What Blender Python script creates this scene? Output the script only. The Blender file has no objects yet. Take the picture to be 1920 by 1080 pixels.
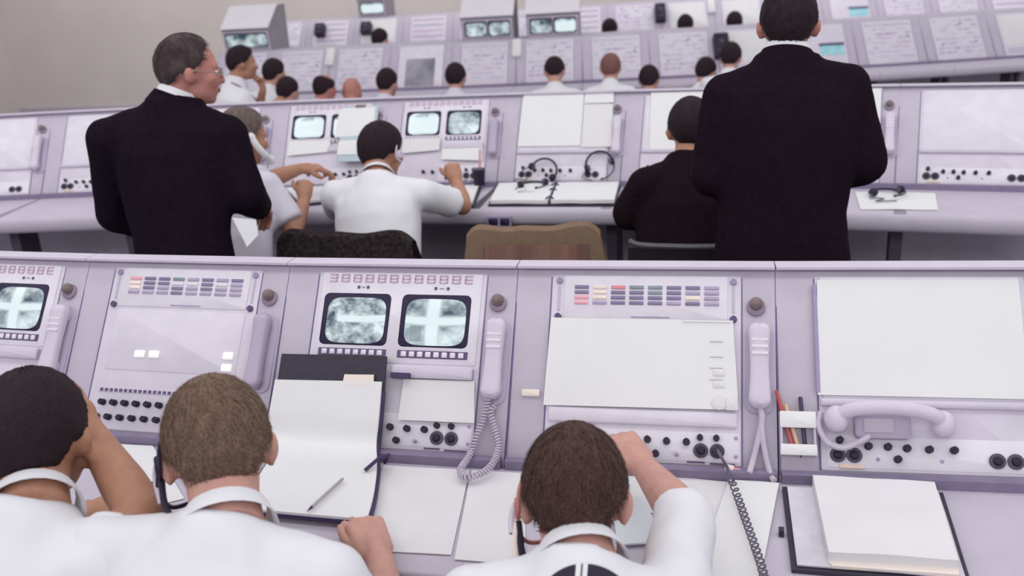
import bpy, bmesh, math, random
from mathutils import Vector, Matrix, noise
random.seed(7)
V = Vector
sc = bpy.context.scene
col = sc.collection

# ---------------------------------------------------------------- camera, world, lights, exposure
CAM = V((0.0, 0.0, 1.84))
RX = V((0.97177, 0.22938, -0.05517)).normalized()
FW = V((-0.23491, 0.91906, -0.31645)).normalized()
UP = RX.cross(FW).normalized()
RX = FW.cross(UP).normalized()
cd = bpy.data.cameras.new('camera'); cam = bpy.data.objects.new('camera', cd); col.objects.link(cam)
cam.matrix_world = Matrix(((RX.x, UP.x, -FW.x, CAM.x), (RX.y, UP.y, -FW.y, CAM.y), (RX.z, UP.z, -FW.z, CAM.z), (0, 0, 0, 1)))
cd.sensor_width = 36; cd.lens = 1737 * 36 / 1920; cd.clip_start = .05; cd.clip_end = 60
cd.dof.use_dof = True; cd.dof.focus_distance = 2.15; cd.dof.aperture_fstop = 3.2
sc.camera = cam
w = bpy.data.worlds.new('room_light'); sc.world = w; w.use_nodes = True
bg = w.node_tree.nodes['Background']; bg.inputs[0].default_value = (.98, .96, 1.0, 1); bg.inputs[1].default_value = .62
def lamp(name, loc, sx, sy, power, tgt=None):
    d = bpy.data.lights.new(name, 'AREA'); d.shape = 'RECTANGLE'; d.size = sx; d.size_y = sy; d.energy = power; d.color = (1, .985, .98)
    o = bpy.data.objects.new(name, d); col.objects.link(o); o.location = loc
    if tgt is not None:
        o.rotation_euler = (V(tgt) - V(loc)).to_track_quat('-Z', 'Y').to_euler()
for i, (x, y) in enumerate([(-4.5, 3.2), (0, 3.2), (4.5, 3.2), (-6, 7.2), (0, 7.2), (6, 7.2)]):
    lamp('fluorescent_row_light', (x, y, 4.3), 3.6, .7, 21)
for x in (-4.5, 0, 4.5):
    lamp('slanted_fill_light', (x, -2.4, 3.9), 3.8, 1.0, 44, (x, 3.2, 1.0))  # added fill from behind the camera, brightens the front-row panels
    lamp('slanted_fill_light', (x, 1.3, 4.2), 3.8, 1.0, 29, (x, 5.2, .8))  # second added fill, tipped towards the second-row desks
for x in (-9, -4.5, 0, 4.5):
    lamp('wall_fill_light', (x, 11.0, 4.3), 3.6, .7, 47, (x, 14.2, 1.4))  # added wash that lifts the back wall
sc.view_settings.view_transform = 'Standard'; sc.view_settings.look = 'None'
sc.view_settings.exposure = -0.04; sc.view_settings.gamma = 1; sc.view_settings.use_curve_mapping = False

# ---------------------------------------------------------------- materials
def lin(c):
    return tuple(((v / 255) / 12.92 if v / 255 <= .04045 else ((v / 255 + .055) / 1.055) ** 2.4) for v in c)
MATS = {}
def mat(name, rgb, rough=.6, var=.06, scale=30, bump=0.0, bscale=200, metal=0, stretch=None, rgb2=None, sheen=0, emit=0, coat=0, spec=.3):
    m = bpy.data.materials.new(name); m.use_nodes = True; nt = m.node_tree; b = nt.nodes['Principled BSDF']
    tc = nt.nodes.new('ShaderNodeTexCoord'); mp = nt.nodes.new('ShaderNodeMapping'); nt.links.new(tc.outputs['Object'], mp.inputs[0])
    if stretch: mp.inputs['Scale'].default_value = stretch
    n = nt.nodes.new('ShaderNodeTexNoise'); n.inputs['Scale'].default_value = scale; n.inputs['Detail'].default_value = 4
    nt.links.new(mp.outputs[0], n.inputs['Vector'])
    r = nt.nodes.new('ShaderNodeValToRGB'); c = lin(rgb)
    if rgb2 is None:
        lo = tuple(v * (1 - var) for v in c); hi = tuple(min(1, v * (1 + var)) for v in c)
    else: lo, hi = c, lin(rgb2)
    r.color_ramp.elements[0].position = .35; r.color_ramp.elements[1].position = .65
    r.color_ramp.elements[0].color = (*lo, 1); r.color_ramp.elements[1].color = (*hi, 1)
    nt.links.new(n.outputs[0], r.inputs[0]); nt.links.new(r.outputs[0], b.inputs['Base Color'])
    b.inputs['Roughness'].default_value = rough; b.inputs['Metallic'].default_value = metal
    b.inputs['Specular IOR Level'].default_value = spec
    if sheen: b.inputs['Sheen Weight'].default_value = sheen; b.inputs['Sheen Roughness'].default_value = .5
    if coat: b.inputs['Coat Weight'].default_value = coat
    if emit:
        nt.links.new(r.outputs[0], b.inputs['Emission Color']); b.inputs['Emission Strength'].default_value = emit
    if bump:
        n2 = nt.nodes.new('ShaderNodeTexNoise'); n2.inputs['Scale'].default_value = bscale; n2.inputs['Detail'].default_value = 3
        nt.links.new(mp.outputs[0], n2.inputs['Vector'])
        bp = nt.nodes.new('ShaderNodeBump'); bp.inputs['Strength'].default_value = bump; bp.inputs['Distance'].default_value = .01
        nt.links.new(n2.outputs[0], bp.inputs['Height']); nt.links.new(bp.outputs[0], b.inputs['Normal'])
    MATS[name] = m; return m
def screen_mat(name, scale, seed, kind, strength=1.0, lo=(64, 82, 98), hi=(224, 240, 243)):
    m = bpy.data.materials.new(name); m.use_nodes = True; nt = m.node_tree; b = nt.nodes['Principled BSDF']
    tc = nt.nodes.new('ShaderNodeTexCoord'); mp = nt.nodes.new('ShaderNodeMapping'); nt.links.new(tc.outputs['Object'], mp.inputs[0])
    mp.inputs['Location'].default_value = (seed, seed * 2.3, 0); mp.inputs['Scale'].default_value = (1, 1.5, 1)
    n = nt.nodes.new('ShaderNodeTexNoise'); n.inputs['Scale'].default_value = scale; n.inputs['Detail'].default_value = 3; n.inputs['Roughness'].default_value = .6
    nt.links.new(mp.outputs[0], n.inputs['Vector'])
    sx = nt.nodes.new('ShaderNodeSeparateXYZ'); nt.links.new(tc.outputs['Generated'], sx.inputs[0])
    def M(op, a, bb=None, c=None):
        q = nt.nodes.new('ShaderNodeMath'); q.operation = op
        for i, v in enumerate((a, bb, c)):
            if v is None: continue
            if isinstance(v, (int, float)): q.inputs[i].default_value = v
            else: nt.links.new(v, q.inputs[i])
        return q.outputs[0]
    def bar(c, half, soft=.06):      # 1 inside a band of the picture on the tube
        d = M('ABSOLUTE', M('SUBTRACT', c[0], c[1])); q = M('DIVIDE', M('SUBTRACT', half + soft, d), soft); q2 = nt.nodes.new('ShaderNodeClamp'); nt.links.new(q, q2.inputs[0]); return q2.outputs[0]
    v = n.outputs[0]
    v = M('MULTIPLY_ADD', M('SUBTRACT', v, .5), 2.1, .5)
    X, Y, Z = sx.outputs
    if kind == 'band':
        v = M('MAXIMUM', v, M('MULTIPLY', bar((Z, .56), .05), M('GREATER_THAN', X, .2)))
    elif kind == 'cross':
        v = M('ADD', M('MULTIPLY', v, .8), .1)
        v = M('MAXIMUM', v, M('MULTIPLY', bar((X, .47), .07, .14), .92)); v = M('MAXIMUM', v, M('MULTIPLY', bar((Z, .55), .05, .13), .92))
        v = M('MINIMUM', v, M('SUBTRACT', 1.0, M('MULTIPLY', M('MULTIPLY', bar((X, .2), .09), bar((Z, .26), .16)), .62)))
    elif kind == 'pale':
        v = M('MAXIMUM', v, M('MULTIPLY', bar((Z, .45), .35, .15), .9))
    r = nt.nodes.new('ShaderNodeValToRGB'); r.color_ramp.elements[0].color = (*lin(lo), 1); r.color_ramp.elements[1].color = (*lin(hi), 1)
    r.color_ramp.elements[0].position = .2; r.color_ramp.elements[1].position = .85
    nt.links.new(v, r.inputs[0])
    b.inputs['Base Color'].default_value = (.02, .025, .03, 1); b.inputs['Roughness'].default_value = .25
    nt.links.new(r.outputs[0], b.inputs['Emission Color']); b.inputs['Emission Strength'].default_value = strength
    return m
GREY = mat('console_grey_paint', (189, 182, 197), .55, .03, 14, .02, 300)
GREYTOP = mat('console_trim_paint', (203, 196, 212), .5, .03, 14)
PALE = mat('console_panel_paint', (214, 208, 221), .5, .03, 18)
PALER = mat('instrument_panel_paint', (222, 217, 228), .5, .03, 18)
SEAM = mat('dark_seam_and_lip_shadow', (112, 102, 140), .8)  # dark joints, and the painted lip shadow above the inset panels
HINGE = mat('hinge_rubber', (132, 122, 148), .8)  # the strip's own dark lavender
NAVY = mat('tube_surround_black', (38, 30, 62), .5)
BLACK = mat('knob_black', (38, 30, 52), .45)
DKGREY = mat('socket_dark_grey', (84, 78, 94), .6, .15, 200)
MIDGREY = mat('button_lavender', (160, 150, 182), .6)
STRIP = mat('button_strip_purple', (96, 82, 118), .6)
DIGIT = mat('digit_rose', (196, 172, 194), .6)
PAPER = mat('white_paper', (226, 227, 229), .85, .015, 8)
PAPER2 = mat('off_white_paper', (221, 220, 224), .85, .02, 8)
PINKPAPER = mat('cream_paper', (232, 220, 212), .85, .02, 8)
BLUEPAPER = mat('pale_blue_folder', (214, 222, 229), .8, .02, 8)
BLUECLIP = mat('pale_blue_clipboard', (182, 198, 208), .7, .03, 8)
INK = mat('faint_ink', (188, 184, 196), .9)
BINDER = mat('binder_black', (56, 52, 66), .55, .08, 60)
BINDERE = mat('binder_edge', (70, 56, 92), .6)
HANDSET = mat('handset_plastic', (208, 200, 216), .35, .02, 20)
HANDGREY = mat('handset_grey_plastic', (178, 168, 190), .4, .02, 20)
CORD = mat('cord_pale', (194, 186, 202), .55)
CORDDARK = mat('cord_dark', (104, 98, 116), .5)
BRONZE = mat('dome_bronze', (128, 112, 112), .4, .15, 60)
RING = mat('dome_ring', (148, 134, 152), .5)
LAMPW = mat('lamp_and_glint_white', (240, 238, 236), .5, emit=.28)
LAMPP = mat('lamp_pink', (232, 170, 182), .5)
LAMPR = mat('lamp_rose', (222, 150, 160), .5)
LAMPC = mat('lamp_cream', (240, 226, 214), .5)
LAMPD = mat('lamp_slate', (132, 124, 156), .5)
LAMPG = mat('lamp_grey_green', (136, 150, 158), .5)
LAMPL = mat('lamp_lavender', (172, 162, 190), .5)
FAINT = mat('lamp_faint_lavender', (192, 184, 204), .5)
TEAL = mat('screen_teal', (140, 190, 198), .4, .1, 30, emit=.25)
DARKSCREEN = mat('grey_screen_glass', (118, 122, 128), .3, rgb2=(168, 162, 178), scale=5)
WALL = mat('beige_wall_paint', (214, 206, 203), .85, .03, 1.2, .02, 60)
FLOORM = mat('floor_tile', (128, 120, 130), .6, .08, 6)
SKIN = mat('skin_fair', (196, 150, 138), .55, .06, 40, .05, 250)
SKINTAN = mat('skin_tan', (176, 130, 108), .55, .06, 40, .05, 250)
SKINRED = mat('skin_ruddy', (186, 128, 118), .55, .06, 40, .05, 250)
SHIRT = mat('shirt_white_cotton', (224, 224, 230), .85, .015, 10, .05, 300)
SHIRT2 = mat('shirt_cool_white', (212, 208, 222), .85, .02, 10, .05, 300)
SUIT = mat('suit_black_wool', (27, 16, 27), .95, .15, 60, .05, 400, spec=.08)
SUIT2 = mat('suit_brown_black_wool', (29, 19, 25), .95, .15, 60, .05, 400, spec=.08)
SUITN = mat('suit_navy_wool', (25, 16, 29), .95, .15, 60, .05, 400, spec=.08)
TROUS = mat('trousers_charcoal', (52, 48, 58), .9, .1, 60)
SHOE = mat('shoe_black', (26, 22, 26), .4)
HAIR_B = mat('hair_sandy', (98, 78, 70), .7, scale=230, rgb2=(132, 108, 90), bump=.35, bscale=300, spec=.2)
HAIR_D = mat('hair_dark_brown', (62, 43, 44), .7, scale=230, rgb2=(90, 66, 58), bump=.35, bscale=300, spec=.2)
HAIR_K = mat('hair_black', (40, 29, 37), .7, scale=230, rgb2=(50, 38, 44), bump=.35, bscale=300, spec=.15)
HAIR_G = mat('hair_greying', (56, 44, 48), .7, scale=16, rgb2=(84, 72, 73), bump=.35, bscale=300, spec=.2)
HAIR_R = mat('hair_auburn', (116, 78, 76), .7, scale=200, rgb2=(134, 94, 86), bump=.3, bscale=300)
HAIR_N = mat('hair_grey_brown', (92, 80, 78), .7, scale=200, rgb2=(116, 102, 98), bump=.35, bscale=300)
EYE = mat('eye_white', (220, 214, 212), .3)
IRIS = mat('eye_dark', (44, 34, 32), .3)
LIP = mat('lip_rose', (170, 108, 104), .5)
TWEED = mat('tweed_charcoal', (52, 44, 48), .95, spec=.08, scale=70, rgb2=(86, 76, 76), bump=.3, bscale=200)
TAN = mat('tan_wool', (170, 144, 122), .95, .06, 60, .1, 260)
TANLINE = mat('tan_lining_brown', (112, 82, 76), .9, scale=9, rgb2=(136, 104, 90), stretch=(3, 1, .2))
CHAIRF = mat('chair_black_vinyl', (36, 30, 38), .55, .1, 60)
CHAIRM = mat('chair_grey_metal', (92, 90, 98), .4, .1, 60, metal=.4)
PENRED = mat('pen_red', (190, 92, 96), .5)
PENWOOD = mat('pencil_wood', (214, 180, 150), .6)
PENDARK = mat('pen_dark', (70, 62, 92), .5)
PENCILGREY = mat('pencil_grey', (172, 166, 176), .5)
PEACH = mat('label_peach', (226, 204, 190), .7)
METAL = mat('spectacle_metal', (140, 130, 130), .3, metal=.7)
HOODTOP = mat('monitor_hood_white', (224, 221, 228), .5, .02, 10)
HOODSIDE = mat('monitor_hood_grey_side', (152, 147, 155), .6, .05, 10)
SCR_A = screen_mat('television_picture_left', 26, 3.1, 'band')
SCR_B = screen_mat('television_picture_right', 18, 7.7, 'cross')
SCR_C = screen_mat('television_picture_pale', 20, 1.3, 'pale')
SCR_D = screen_mat('television_picture_far', 11, 5.2, '')
SCR_E = screen_mat('television_picture_dark', 9, 9.4, '', 1.0, (34, 58, 74))

# ---------------------------------------------------------------- mesh helpers
class MB:
    def __init__(s): s.bm = bmesh.new(); s.mats = []
    def mi(s, m):
        if m is None: return 0
        if m not in s.mats: s.mats.append(m)
        return s.mats.index(m)
    def face(s, vs, m=None):
        try: f = s.bm.faces.new(vs)
        except ValueError: return
        f.smooth = True; f.material_index = s.mi(m)
    def box(s, c, size, M=None, m=None, flat=True):
        M = M or Matrix(); c = V(c); h = V(size) / 2
        v = [s.bm.verts.new(M @ (c + V((x * h.x, y * h.y, z * h.z)))) for x in (-1, 1) for y in (-1, 1) for z in (-1, 1)]
        for q in ((0, 1, 3, 2), (4, 6, 7, 5), (0, 4, 5, 1), (2, 3, 7, 6), (0, 2, 6, 4), (1, 5, 7, 3)):
            f = s.bm.faces.new([v[i] for i in q]); f.material_index = s.mi(m)
    def rbox(s, c, size, r, M=None, m=None, seg=4, taper=.0):
        """rounded-corner plate: outline in x,y rounded by r, thickness along z, slightly chamfered front"""
        M = M or Matrix(); c = V(c); hx, hy, hz = V(size) / 2; r = min(r, hx * .99, hy * .99)
        out = []
        for cx, cy, a0 in ((hx - r, hy - r, 0), (-hx + r, hy - r, 90), (-hx + r, -hy + r, 180), (hx - r, -hy + r, 270)):
            for k in range(seg + 1):
                a = math.radians(a0 + 90 * k / seg); out.append((cx + r * math.cos(a), cy + r * math.sin(a)))
        ch = min(hz * .6, .004)
        L = []
        for z, ins in ((-hz, 0), (hz - ch, 0), (hz, ch + taper)):
            L.append([s.bm.verts.new(M @ (c + V((x * (1 - ins / hx), y * (1 - ins / hy), z)))) for x, y in out])
        n = len(out)
        for a, b in zip(L, L[1:]):
            for i in range(n):
                f = s.bm.faces.new((a[i], a[(i + 1) % n], b[(i + 1) % n], b[i])); f.material_index = s.mi(m)
        for l, fl in ((L[0], True), (L[-1], False)):
            f = s.bm.faces.new(l[::-1] if fl else l); f.material_index = s.mi(m)
    def loft(s, rings, m=None, cap=True, closed=True):
        R = [[s.bm.verts.new(p) for p in r] for r in rings]; n = len(R[0])
        for a, b in zip(R, R[1:]):
            for i in range(n if closed else n - 1): s.face((a[i], a[(i + 1) % n], b[(i + 1) % n], b[i]), m)
        if cap: s.face(R[0][::-1], m); s.face(R[-1], m)
    def tube(s, pts, rad, seg=8, m=None, cap=True):
        pts = [V(p) for p in pts]; n = len(pts); rings = []
        rad = rad if isinstance(rad, (list, tuple)) else [rad] * n
        t0 = (pts[1] - pts[0]).normalized(); u = t0.orthogonal().normalized()
        for i, p in enumerate(pts):
            t = (pts[min(i + 1, n - 1)] - pts[max(i - 1, 0)]).normalized()
            u = (u - t * u.dot(t)).normalized(); v = t.cross(u)
            rings.append([p + (u * math.cos(2 * math.pi * k / seg) + v * math.sin(2 * math.pi * k / seg)) * rad[i] for k in range(seg)])
        s.loft(rings, m, cap)
    def capsule(s, a, b, ra, rb, seg=14, m=None, n=4):
        a, b = V(a), V(b); d = b - a; L = d.length
        if L < 1e-6: return s.ell(a, (ra, ra, ra), m=m)
        t = d / L; u = t.orthogonal().normalized(); v = t.cross(u); P = []
        for i in range(n): q = math.pi / 2 * (1 - (i + .35) / n); P.append((-ra * math.sin(q), ra * math.cos(q)))
        P.append((0, ra)); P.append((L, rb))
        for i in range(n): q = math.pi / 2 * ((i + .65) / n); P.append((L + rb * math.sin(q), rb * math.cos(q)))
        s.loft([[a + t * z + (u * math.cos(2 * math.pi * k / seg) + v * math.sin(2 * math.pi * k / seg)) * r for k in range(seg)] for z, r in P], m)
    def ell(s, c, r, M=None, seg=20, rings=12, m=None):
        c = V(c); M = M or Matrix(); R = []
        for i in range(rings + 1):
            th = math.pi * (i + (.12 if i == 0 else -.12 if i == rings else 0)) / rings
            R.append([M @ (c + V((r[0] * math.sin(th) * math.cos(2 * math.pi * k / seg), r[1] * math.sin(th) * math.sin(2 * math.pi * k / seg), -r[2] * math.cos(th)))) for k in range(seg)])
        s.loft(R, m)
    def cyl(s, c, ax, r0, r1, h, seg=16, m=None, bev=.15):
        c = V(c); t = V(ax).normalized(); u = t.orthogonal().normalized(); v = t.cross(u)
        P = [(0, r0), (h * (1 - bev), r1), (h, r1 * .86)]
        s.loft([[c + t * z + (u * math.cos(2 * math.pi * k / seg) + v * math.sin(2 * math.pi * k / seg)) * r for k in range(seg)] for z, r in P], m)
    def sheet(s, C4, th=.002, n=8, curl=0.0, wob=.0, m=None, nrm=None):
        """a bent sheet over four corners a,b,c,d, with real thickness"""
        a, b, c, d = [V(p) for p in C4]; N = nrm or (b - a).cross(d - a).normalized()
        G = [[None] * (n + 1) for _ in range(n + 1)]; G2 = [[None] * (n + 1) for _ in range(n + 1)]
        for i in range(n + 1):
            for j in range(n + 1):
                x, y = i / n, j / n
                p = (a * (1 - x) + b * x) * (1 - y) + (d * (1 - x) + c * x) * y
                h = curl * (abs(2 * x - 1) ** 3) + curl * (abs(2 * y - 1) ** 3) * .6
                h += wob * (noise.noise(p * 9) + .6)
                G[i][j] = s.bm.verts.new(p + N * (h + th)); G2[i][j] = s.bm.verts.new(p + N * h)
        for i in range(n):
            for j in range(n):
                s.face((G[i][j], G[i + 1][j], G[i + 1][j + 1], G[i][j + 1]), m); s.face((G2[i][j], G2[i][j + 1], G2[i + 1][j + 1], G2[i + 1][j]), m)
        for k in range(n):
            for A, B in (((k, 0), (k + 1, 0)), ((n, k), (n, k + 1)), ((k + 1, n), (k, n)), ((0, k + 1), (0, k))):
                f = s.bm.faces.new((G[A[0]][A[1]], G2[A[0]][A[1]], G2[B[0]][B[1]], G[B[0]][B[1]])); f.material_index = s.mi(m)
    def build(s, name, m=None, parent=None, off=None, smooth=True):
        me = bpy.data.meshes.new(name)
        if off is not None: bmesh.ops.translate(s.bm, verts=s.bm.verts, vec=-V(off))
        bmesh.ops.recalc_face_normals(s.bm, faces=s.bm.faces)
        s.bm.to_mesh(me); s.bm.free()
        for q in (s.mats or [m]): me.materials.append(q)
        try: me.set_sharp_from_angle(angle=math.radians(42))
        except Exception: pass
        o = bpy.data.objects.new(name, me); col.objects.link(o)
        if parent is not None: o.parent = parent
        return o
def tag(o, label=None, cat=None, group=None, kind=None):
    if label: o['label'] = label
    if cat: o['category'] = cat
    if group: o['group'] = group
    if kind: o['kind'] = kind
    return o
def empty(name, loc=(0, 0, 0), rz=0.0):
    o = bpy.data.objects.new(name, None); o.empty_display_size = .1; col.objects.link(o); o.location = loc; o.rotation_euler = (0, 0, rz); return o
KIDS = {}
def kids(o): return [c for c in bpy.data.objects if c.parent is o]
def copy_tree(o, tree=None):
    if tree is None:
        tree = {}
        for c in bpy.data.objects:
            if c.parent: tree.setdefault(c.parent.name, []).append(c)
    def rec(a, par):
        c = a.copy(); col.objects.link(c)
        if par: c.parent = par
        for k in tree.get(a.name, []): rec(k, c)
        return c
    return rec(o, None)
def solo(mb, name, m, label, cat, group=None, kind=None, parent_loc=None):
    """one-mesh thing built in world coordinates; its origin goes to the middle of its lowest points"""
    vs = [v.co for v in mb.bm.verts]
    lo = V((min(v[i] for v in vs) for i in range(3))); hi = V((max(v[i] for v in vs) for i in range(3)))
    loc = V(((lo.x + hi.x) / 2, (lo.y + hi.y) / 2, lo.z))
    o = mb.build(name, m, None, loc); o.location = loc
    return tag(o, label, cat, group, kind)

# ---------------------------------------------------------------- rows of consoles
W = .61; AL = .60557; L = .49415; SA, CA = math.sin(AL), math.cos(AL)
ROW = {'A': (-1.1331, 2.1232, 1.170, .01976, 0.0), 'B': (-2.3592, 4.4788, 1.296, -.03385, .10110), 'C': (-3.9017, 8.6980, 1.296, .02530, .02635), 'D': (-5.83, 11.0, 1.490, .015, .042)}
def seam(rw, k):
    x0, y0, z0, kap, t = ROW[rw]; u = k * W
    return V((x0 + u, y0 + kap * u * u + t * u, z0))
def bay(rw, k):
    a, b = seam(rw, k), seam(rw, k + 1); e = b - a
    return a, e.length, math.atan2(e.y, e.x)
def PT(rw, k, u, v, h=0.0):
    """point on the sloping face of a bay: u along, v down from the ridge, h out of the face (world)"""
    a, ln, an = bay(rw, k); ex = V((math.cos(an), math.sin(an), 0)); ey = V((-math.sin(an), math.cos(an), 0))
    return a + ex * u + (ey * -SA + V((0, 0, -CA))) * v + (ey * -CA + V((0, 0, SA))) * h
def FM(rw, k):
    """world matrix of the face: x = u, y = up the face, z = outward"""
    a, ln, an = bay(rw, k); ex = V((math.cos(an), math.sin(an), 0)); ey = V((-math.sin(an), math.cos(an), 0))
    up = ey * SA + V((0, 0, CA)); ou = ey * -CA + V((0, 0, SA))
    return Matrix(((ex.x, up.x, ou.x, a.x), (ex.y, up.y, ou.y, a.y), (ex.z, up.z, ou.z, a.z), (0, 0, 0, 1)))

# setting
def struct(mb, name, m): o = mb.build(name, m); o['kind'] = 'structure'; return o
b = MB(); b.box((0, 5, -.05), (26, 20, .1)); struct(b, 'floor', FLOORM)
b = MB(); b.box((0, 14.35, 2.2), (26, .2, 4.4)); struct(b, 'wall_back', WALL)
b = MB(); b.box((-12.6, 5, 2.2), (.2, 18.6, 4.4)); struct(b, 'wall_left', WALL)
b = MB(); b.box((0, 14.22, .06), (25, .05, .12)); struct(b, 'baseboard_back', GREY)

SEG7 = {'8': 'abcdefg', '3': 'abcdg', 'E': 'adefg', 'S': 'acdfg', '9': 'abcdfg', '5': 'acdfg'}
def seven(mb, ch, M, cx, cy, w, h, t, z):
    S = {'a': (0, h / 2, w, t), 'd': (0, -h / 2, w, t), 'g': (0, 0, w, t), 'f': (-w / 2, h / 4, t, h / 2), 'b': (w / 2, h / 4, t, h / 2), 'e': (-w / 2, -h / 4, t, h / 2), 'c': (w / 2, -h / 4, t, h / 2)}
    for k in SEG7[ch]:
        x, y, sx, sy = S[k]; mb.box((cx + x, cy + y, z), (sx, sy, .002), M)

def base_console(H, desk_y, apron, deep_top, plinth):
    """the shell every bay shares, local frame: x along the row from the left seam, y back, z up, ridge at y=0,z=H"""
    r = empty('control_console')
    zb = H - L * CA; yb = -L * SA
    rim = []
    for q in range(6):
        a = math.radians(0 + 145 * q / 5); rim.append((.012 - .016 * math.sin(a) * .6 - .0 + (-.012 * (q / 5)), H - .014 + .014 * math.cos(a * .62)))
    back = [(.42, plinth), (.42, H - .004 if deep_top else H - .24), (.03, H)]
    prof = [(-.22, plinth)] + back + [(.004, H + .0), (-.010, H - .008)] + [(yb, zb), (yb, zb - .05), (-.22, zb - .16)]
    mb = MB(); xc = lambda y: -.0009 + max(0, -y - .01) * .0105
    A = [mb.bm.verts.new((-xc(y), y, z)) for y, z in prof]; B = [mb.bm.verts.new((W + xc(y), y, z)) for y, z in prof]
    n = len(prof)
    for i in range(n): mb.bm.faces.new((A[i], A[(i + 1) % n], B[(i + 1) % n], B[i]))
    mb.bm.faces.new(A[::-1]); mb.bm.faces.new(B)
    mb.build('cabinet', GREY, r)
    bars(r, 'seam_strip', LF(H), [(-.0019, .0019, .002, L - .012)], .0030, SEAM)
    mb = MB(); mb.box((W / 2, .1, plinth / 2), (W - .01, .6, plinth)); mb.build('plinth', SEAM, r)
    if not deep_top:
        mb = MB(); mb.box((W / 2, -.004, H + .0005), (W - .003, .05, .006)); mb.build('ridge_cap', GREYTOP, r)
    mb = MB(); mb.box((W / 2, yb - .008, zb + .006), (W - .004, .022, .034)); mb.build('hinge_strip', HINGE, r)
    # worktop with a rounded nose
    pr = [(yb - .012, zb - .03), (yb - .012, zb)]
    for q in range(7):
        a = math.radians(90 - 180 * q / 6); rr = apron / 2; pr.append((-desk_y - rr * .5 * math.cos(a) + 0, zb - rr + rr * math.sin(a)))
    xa = lambda y: .0035 + max(0, -y - .28) * .011
    mb = MB(); A = [mb.bm.verts.new((-xa(y), y, z)) for y, z in pr]; B = [mb.bm.verts.new((W + xa(y), y, z)) for y, z in pr]; n = len(pr)
    for i in range(n):
        f = mb.bm.faces.new((A[i], A[(i + 1) % n], B[(i + 1) % n], B[i])); f.smooth = i > 1
    mb.bm.faces.new(A[::-1]); mb.bm.faces.new(B); mb.build('worktop', GREY, r)
    for sx in (.02, W - .02):
        mb = MB(); mb.box((sx, (-desk_y - .22) / 2 - .03, (zb - .05) / 2), (.03, .16, zb - .05)); mb.build('support_leg', DKGREY, r)
    return r
def LF(H):
    return Matrix(((1, 0, 0, 0), (0, SA, -CA, 0), (0, CA, SA, H), (0, 0, 0, 1)))
def plate(r, name, M, u0, u1, v0, v1, h, m, th=.004, rad=.004):
    mb = MB(); mb.rbox(((u0 + u1) / 2, -(v0 + v1) / 2, h - th / 2), (u1 - u0, v1 - v0, th), rad, M); return mb.build(name, m, r)
def bars(r, name, M, rects, h, m, th=.003):
    mb = MB()
    for u0, u1, v0, v1 in rects: mb.box(((u0 + u1) / 2, -(v0 + v1) / 2, h - th / 2), (u1 - u0, v1 - v0, th), M)
    return mb.build(name, m, r)
def knob(r, M, u, v, rad=.0085, m=None, name='knob', hh=.016):
    mb = MB(); mb.cyl(M @ V((u, -v, .004)), M.to_3x3() @ V((0, 0, 1)), rad, rad * .92, hh, 14)
    if rad > .007: mb.box((u, -v + rad * .45, .004 + hh), (.002, rad, .002), M)
    return mb.build(name, m or BLACK, r)
def socket(r, M, u, v, rad=.0165, m=None):
    mb = MB(); ax = M.to_3x3() @ V((0, 0, 1))
    mb.cyl(M @ V((u, -v, .003)), ax, rad, rad, .008, 20); o = mb.build('jack_socket', m or DKGREY, r)
    mb = MB(); mb.cyl(M @ V((u, -v, .011)), ax, rad * .62, rad * .55, .006, 16); mb.build('socket_core', BLACK, o)
    return o
def frame_inset(r, M, v1=.470):
    bars(r, 'recess_gap_lip_shadow', M, [(.084, .537, .0210, .0275), (.084, .0872, .027, v1), (.534, .5366, .027, v1)], .0035, SEAM)  # dark gap round the inset; thicker top bar paints the lip's shadow
    return plate(r, 'inset_panel', M, .0875, .5335, .0278, v1, .004, PALE)
def dome(r, M):
    ax = M.to_3x3() @ V((0, 0, 1))
    mb = MB(); mb.cyl(M @ V((.567, -.104, .0)), ax, .022, .021, .012, 24); o = mb.build('lamp_ring', RING, r)
    mb = MB(); mb.ell((0, 0, 0), (.0155, .0155, .020), Matrix.Translation(M @ V((.567, -.098, .014))) @ M.to_3x3().to_4x4()); mb.build('lamp_dome', BRONZE, o)
def cradle(r, M):
    o = plate(r, 'handset_cradle', M, .543, .604, .150, .352, .006, HANDGREY, .006, .02)
    return o
def lower_controls(r, M, full=True, big=True):
    ks = [(.225, .417), (.272, .419), (.326, .419), (.369, .421), (.413, .421)] if full else [(.326, .419), (.369, .421), (.413, .421)]
    for u, v in ks: knob(r, M, u, v)
    for u in (.443, .479): knob(r, M, u, .410, .0075)
    if big: socket(r, M, .445, .439); socket(r, M, .481, .439)
    knob(r, M, .345, .450, .0085); knob(r, M, .392, .450, .0045, MIDGREY)
    for u, v in ((.522, .408), (.522, .449)): knob(r, M, u, v, .0042, MIDGREY, 'panel_screw', .004)
    bars(r, 'label_strip', M, [(.415, .454, .463, .467), (.466, .520, .465, .469)], .0062, STRIP)
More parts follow.
